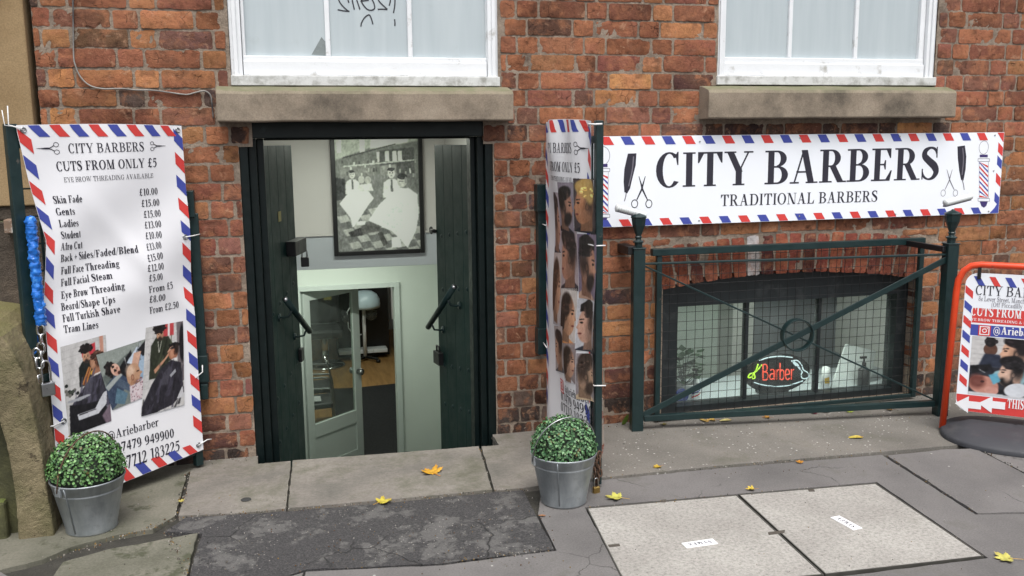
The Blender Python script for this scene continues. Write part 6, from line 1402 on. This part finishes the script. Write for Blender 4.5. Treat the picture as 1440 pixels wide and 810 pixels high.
def man(cx,cy,k,coat=(212,216,208)):
    pol([(cx-48*k,cy+130*k),(cx-42*k,cy+52*k),(cx-18*k,cy+34*k),(cx+20*k,cy+34*k),(cx+46*k,cy+54*k),(cx+52*k,cy+130*k)],coat); pol([(cx-4*k,cy+36*k),(cx+5*k,cy+36*k),(cx+8*k,cy+100*k),(cx-6*k,cy+98*k)],(70,72,72),1)
    c=Z(cx,cy); p.el(c[0],c[1]-.006,.026*k,.034*k,(196,198,190)); fluff(p,c[0]-.003,c[1]+.024*k,.027*k,.014*k,(40,42,42),20,int(cx)); p.el(c[0]-.010*k,c[1],.005*k,.004*k,(60,62,60)); p.el(c[0]+.010*k,c[1],.005*k,.004*k,(60,62,60)); p.el(c[0],c[1]-.022*k,.008*k,.003*k,(110,110,106))
man(148,240,1.0); man(405,235,1.25,(214,218,210))
for cx,cy in ((208,275),(250,280)): c=Z(cx,cy);p.el(c[0],c[1],.028,.034,(176,178,170))
pol([(60,430),(110,370),(180,345),(250,350),(285,400),(250,440),(180,540),(140,590),(125,520)],(226,230,224)); pol([(190,310),(270,300),(285,350),(190,350)],(210,214,206))
c=Z(475,290); p.el(c[0],c[1],.045,.055,(178,180,172)); c=Z(478,262); p.el(c[0],c[1],.046,.026,(36,38,38)); c=Z(470,292); p.el(c[0],c[1],.024,.005,(90,92,90)); c=Z(500,285); p.el(c[0],c[1],.012,.03,(130,132,128))
pol([(245,545),(320,440),(400,370),(450,335),(520,340),(575,380),(580,520),(560,620),(500,735),(470,700),(400,620),(330,590)],(222,227,222)); pol([(330,560),(420,450),(480,420),(470,600),(420,620)],(206,212,208),8)
pol([(190,580),(260,555),(330,585),(310,620),(210,630)],(70,70,68),3); pol([(110,620),(190,590),(210,640),(130,650)],(34,34,34),2); pol([(160,550),(230,545),(220,570),(165,575)],(206,210,204),1); pol([(300,630),(330,620),(370,700),(340,720)],(50,50,48),1); pol([(395,660),(450,660),(460,730),(395,730)],(220,224,220),1)
p.tex(6,60); p.a=(p.a-110)*1.05+156; p.tex(10,80); p.tex(9,30)
iw,ih=(x1-x0-2*fw),(z1-z0-2*fw)
p.build('print',lambda s,tt,h:Vector((x0+fw+iw*s,py+.004-h,z0+fw+ih*tt)),PCT)
m=MB(); m.box(x0+fw,py+.006,z0+fw,x1-fw,2.1885,z1-fw); obj('backing',m,M['black'],PCT)
m=MB(); m.box(-.14,2.175,.795,1.188,2.1895,.806); struct('wall_batten',m,M['wallwhite'])
# ============================================================ SALON FURNITURE SEEN THROUGH THE INNER DOOR
def chair(loc,yaw,lab):
    t_=thing('waiting_chair',loc,lab,'chair','black waiting chairs in the salon'); l=Vector(loc); ca,sa=math.cos(yaw),math.sin(yaw)
    Q=lambda x,y,z:l+Vector((x*ca-y*sa,x*sa+y*ca,z))
    def slabq(name,pts,th,mm): m=MB();a=(pts[1]-pts[0]).cross(pts[2]-pts[0]).normalized();m.prism(pts,a*th/2,-a*th/2);obj(name,m,M[mm],t_,bevel=.015)
    slabq('seat',[Q(-.23,-.22,.45),Q(.23,-.22,.45),Q(.23,.22,.43),Q(-.23,.22,.43)],.06,'leather'); slabq('backrest',[Q(-.22,.22,.52),Q(.22,.22,.52),Q(.22,.30,.86),Q(-.22,.30,.86)],.05,'leather')
    for s in (-1,1):
        m=MB(); m.tube([Vector(q) for q in spline([tuple(Q(.25*s,-.24,0)),tuple(Q(.25*s,-.23,.35)),tuple(Q(.25*s,-.21,.62)),tuple(Q(.25*s,-.12,.66)),tuple(Q(.25*s,.16,.65)),tuple(Q(.25*s,.25,.55)),tuple(Q(.25*s,.22,.3)),tuple(Q(.25*s,.28,0))],5)],.012,8); obj('arm_frame',m,M['steel'],t_)
    return t_
chair((.33,6.35,FZ),R(90),'black chair with tubular arm frame nearest the inner door'); chair((.36,7.02,FZ),R(90),'black chair with tubular arm frame behind the first one')
m=MB(); m.box(.2,6.2,FZ+.485,.42,6.42,FZ+.492); tag(obj('newspaper',m,M['white_ink']),'folded white paper lying on the nearer black chair','paper')
c=Vector((.66,9.9,FZ)); BC=thing('barber_chair',c,'black padded barber chair on a round chrome base seen through the door glass','barber chair')
m=MB(); m.lathe([(.30,0),(.30,.02),(.27,.045),(.06,.06),(.055,.45),(.12,.47)],c,28); obj('pedestal',m,M['chrome'],BC)
for nm,b,bv_ in (('seat',(-.27,-.27,.47,.27,.27,.62),.05),('backrest',(-.26,.2,.63,.26,.34,1.18),.05),('headrest',(-.14,.22,1.2,.14,.32,1.42),.04),('armrest',(-.36,-.22,.70,-.275,.25,.82),.03),('armrest',(.275,-.22,.70,.36,.25,.82),.03)):
    m=MB(); m.box(c.x+b[0],c.y+b[1],c.z+b[2],c.x+b[3],c.y+b[4],c.z+b[5]); obj(nm,m,M['leather'],BC,bevel=bv_)
m=MB(); m.box(c.x+.02,c.y+.185,c.z+1.0,c.x+.14,c.y+.195,c.z+1.13); obj('paper_tag',m,M['sticker'],BC)
c=G(514,507,FZ); ST=thing('hair_steamer',c,'pale blue hood hair steamer on a white pole with castors','hair steamer')
zt_=W(516,432,c.y).z-c.z
m=MB(); m.tube([c+Vector((0,0,.06)),c+Vector((0,0,zt_+.05))],.028,12); obj('pole',m,M['white_paint'],ST)
m=MB(); m.lathe([(.235,0),(.24,.05),(.23,.13),(.19,.21),(.12,.255),(.01,.27)],c+Vector((.02,0,zt_)),24); M['pale_blue']=paint('pale_blue_plastic',(.52,.66,.72),.35,.05,10,0); obj('hood',m,M['pale_blue'],ST)
m=MB(); m.lathe([(.035,0),(.09,.05),(.09,.16)],c+Vector((.11,-.06,zt_-.20)),16); obj('water_jar',m,M['glass'],ST)
for k in range(4):
    a=R(45+90*k); m=MB(); m.bar(c+Vector((0,0,.06)),c+Vector((.26*math.cos(a),.26*math.sin(a),.05)),.035,.03); obj('foot',m,M['black'],ST); m=MB(); m.lathe([(.0,-.0),(.035,.0),(.035,.045),(.0,.045)],c+Vector((.26*math.cos(a),.26*math.sin(a),0)),10); obj('castor',m,M['black'],ST)
m=MB(); m.tube([c+Vector(q) for q in ((-.18,-.02,zt_+.06),(-.26,-.05,zt_-.05),(-.25,-.06,zt_-.3),(-.15,-.05,zt_-.45),(-.05,-.03,zt_-.42))],.010,6); obj('hose',m,M['white_paint'],ST)
m=MB(); m.box(c.x-.40,c.y+.30,FZ,c.x+.42,c.y+.75,FZ+1.75); cb=obj('dark_cabinet',m,M['black'],bevel=.01); tag(cb,'tall dark cabinet behind the hair steamer','cabinet')
m=MB(); m.box(c.x-.40,c.y+.05,FZ+.10,c.x+.36,c.y+.28,FZ+.16); tr=obj('white_trolley',m,M['white_paint'],bevel=.01); tag(tr,'low white trolley shelf under the hair steamer','trolley')
m=MB(); m.box(c.x+.46,c.y+.2,FZ+.6,c.x+.55,c.y+.24,FZ+1.6); x=obj('upright_strip',m,M['white_paint'],bevel=.004); tag(x,'narrow white upright panel right of the hair steamer','panel')
# ============================================================ THINGS IN THE BASEMENT WINDOW
NY=.17
c=W(1094,525,NY); ex,ez=abs(W(1139,525,NY).x-c.x),abs(W(1094,552,NY).z-c.z)
NS_=thing('neon_sign',(c.x,NY,c.z-ez),'oval black illuminated sign glowing red in the basement window','illuminated sign')
m=MB(); m.prism([(c.x+ex*math.cos(a),NY,c.z+ez*math.sin(a)) for a in [2*math.pi*k/40 for k in range(40)]],(0,0,0),(0,.025,0)); obj('oval_board',m,M['black'],NS_,bevel=.003)
nz=lambda zx,zy:W(930+zx/4.645,480+zy/4.645,NY-.006)
def neon(name,strokes,mm,r):
    m=MB()
    for s in strokes: m.tube([Vector(q) for q in (spline([tuple(nz(*p)) for p in s],4) if len(s)>2 else [tuple(nz(*p)) for p in s])],r,6)
    obj(name,m,M[mm],NS_)
neon('red_lettering',[[(664,150),(664,252)],[(664,152),(684,152),(692,172),(684,196),(668,198)],[(668,200),(690,204),(698,226),(688,250),(664,252)],
 [(712,190),(726,182),(736,196),(736,250)],[(736,212),(716,214),(708,232),(716,248),(736,240)],[(752,184),(752,250)],[(752,204),(760,188),(768,186)],
 [(776,142),(776,250)],[(776,202),(788,186),(800,200),(802,232),(790,250),(776,246)],[(814,218),(836,212),(832,188),(818,184),(810,208),(814,240),(826,250),(838,240)],[(850,182),(850,250)],[(850,204),(858,188),(866,184)]],'led_red',.0034)
neon('white_arcs',[[(640,126),(700,106),(780,98),(860,106)],[(606,268),(660,284),(740,294),(830,288),(925,258)],[(850,128),(890,126),(918,158),(928,186),(958,206),(962,232),(940,244),(918,238),(914,214),(920,200),(900,176),(880,150),(850,128)],
 [(858,136),(880,160)],[(868,132),(890,158)],[(878,140),(898,172)],[(888,146),(906,180)]],'led_white',.0032)
neon('yellow_scissors',[[(632,148),(622,180),(604,212)],[(656,152),(632,184),(606,206)],[(606,206),(578,214),(568,236),(590,232),(606,206)],[(606,212),(612,236),(598,246),(592,230)]],'led_yellow',.0036)
m=MB(); a=nz(668,330);b=nz(855,392); m.box(a.x,NY+.03,.021,b.x,NY+.09,a.z); obj('transformer_stand',m,M['black'],NS_,bevel=.004)
m=MB(); m.bar((c.x,NY+.035,a.z-.002),(c.x,NY+.035,c.z),.03,.012); obj('stem',m,M['black'],NS_)
# plant
g=G(962,564,.02); PT=thing('potted_plant',(g.x,.22,.02),'small leafy pot plant at the left end of the basement window','pot plant')
m=MB(); m.lathe([(.04,0),(.055,.085),(.06,.09),(.05,.088)],(g.x+.01,.235,.02),20); obj('pot',m,M['white_ink'],PT)
m=MB(); rnd=random.Random(11)
for i in range(70):
    a=rnd.uniform(0,6.28); rr_=rnd.uniform(.02,.085); z=rnd.uniform(.10,.26); p_=Vector((g.x+.01+rr_*math.cos(a),.235+rr_*math.sin(a)*.7,.02+z)); d=Vector((math.cos(a),math.sin(a),rnd.uniform(-.4,.6))).normalized(); w=d.cross(Vector((0,0,1))).normalized(); l_=rnd.uniform(.045,.07)
    m.add([p_,p_+d*l_*.4+w*l_*.42,p_+d*l_,p_+d*l_*.4-w*l_*.42],[(0,1,2),(0,2,3)],True)
    if i%4==0: m.tube([(g.x+.01,.235,.10),tuple(p_)],.0018,4)
obj('foliage',m,M['plantleaf'],PT,fixn=False)
q=W(959,556,.19); m=MB(); m.tube([(q.x,.185,q.z),(q.x,.20,q.z)],.040,28); bl_=obj('blue_disc',m,M['bluedisc'] if 'bluedisc' in M else M.setdefault('bluedisc',paint('blue_disc',(.02,.05,.30),.4,.2,30,.1,dirt=(.25,.3,.5),dscale=40,dlo=.6,dhi=.68)),bevel=.004); tag(bl_,'round blue tin standing in front of the pot plant','tin')
g=G(978,566,.02); yb=.215; BT=thing('striped_bottle',(g.x+.01,yb,.02),'white pump bottle with red and blue stripes beside the pot plant','bottle')
m=MB(); c=Vector((W(978,556,yb).x,yb,.02)); m.lathe([(.024,0),(.026,.004),(.026,.095),(.012,.115),(.010,.120)],c,20); obj('bottle_body',m,M['white_ink'],BT)
m=MB(); m.lathe([(.012,.120),(.012,.145),(.004,.147),(.004,.165)],c,12); m.box(c.x-.02,c.y-.006,c.z+.163,c.x+.012,c.y+.006,c.z+.175); obj('pump',m,M['black'],BT)
pr=Print(lambda u,v,h:c+Vector((math.sin(u)*(.026+h),-math.cos(u)*(.026+h),v)),.0005)
for i in range(4):
    v=.012+i*.02
    pr.quad('red' if i%2==0 else 'blue',[(-1.3,v),(1.3,v+.03),(1.3,v+.038),(-1.3,v+.008)],6)
pr.build('stripes',BT)
yb=.21; c=Vector((W(1160,550,yb).x,yb,.02)); TB=thing('white_tube',c,'small white cosmetic tube with a yellow patch right of the glowing sign','tube')
m=MB(); m.lathe([(.020,0),(.020,.02),(.024,.024),(.022,.125),(.006,.13)],c,16); obj('tube_body',m,M['white_ink'],TB)
M['yellow']=paint('yellow_ink',(.65,.40,.03),.5,.1,20,0); pr=Print(lambda u,v,h:c+Vector((math.sin(u)*(.0236+h),-math.cos(u)*(.0236+h),v)),.0006); pr.quad('yellow',[(-.7,.035),(.7,.035),(.4,.075),(-.8,.065)],6); pr.build('yellow_patch',TB)
yb=.26; q=lambda x,y,Y:W(x,y,Y); PB=MB(); P4=[q(1168,546,.20),q(1218,556,.22),q(1231,494,.34),q(1189,484,.34)]; nn_=(P4[1]-P4[0]).cross(P4[3]-P4[0]).normalized()
PB.prism(P4,nn_*.006,-nn_*.006); tag(obj('leaning_card',PB,M['greycard'] if 'greycard' in M else M.setdefault('greycard',paint('grey_card',(.74,.76,.77),.5,.15,12,.05))),'tilted pale grey card leaning in the right pane of the basement window','card')
yb=.185; c=Vector((W(1213,556,yb).x,yb,.02)); DB=thing('dark_bottle',c,'dark pump bottle in front of the leaning grey card','bottle')
m=MB(); m.lathe([(.030,0),(.032,.004),(.032,.10),(.013,.118),(.011,.122)],c,20); obj('bottle_body',m,M['leather'],DB); m=MB(); m.lathe([(.012,.122),(.012,.142),(.004,.144),(.004,.168)],c,12); m.box(c.x-.028,c.y-.006,c.z+.166,c.x+.012,c.y+.006,c.z+.178); obj('pump',m,M['black'],DB)
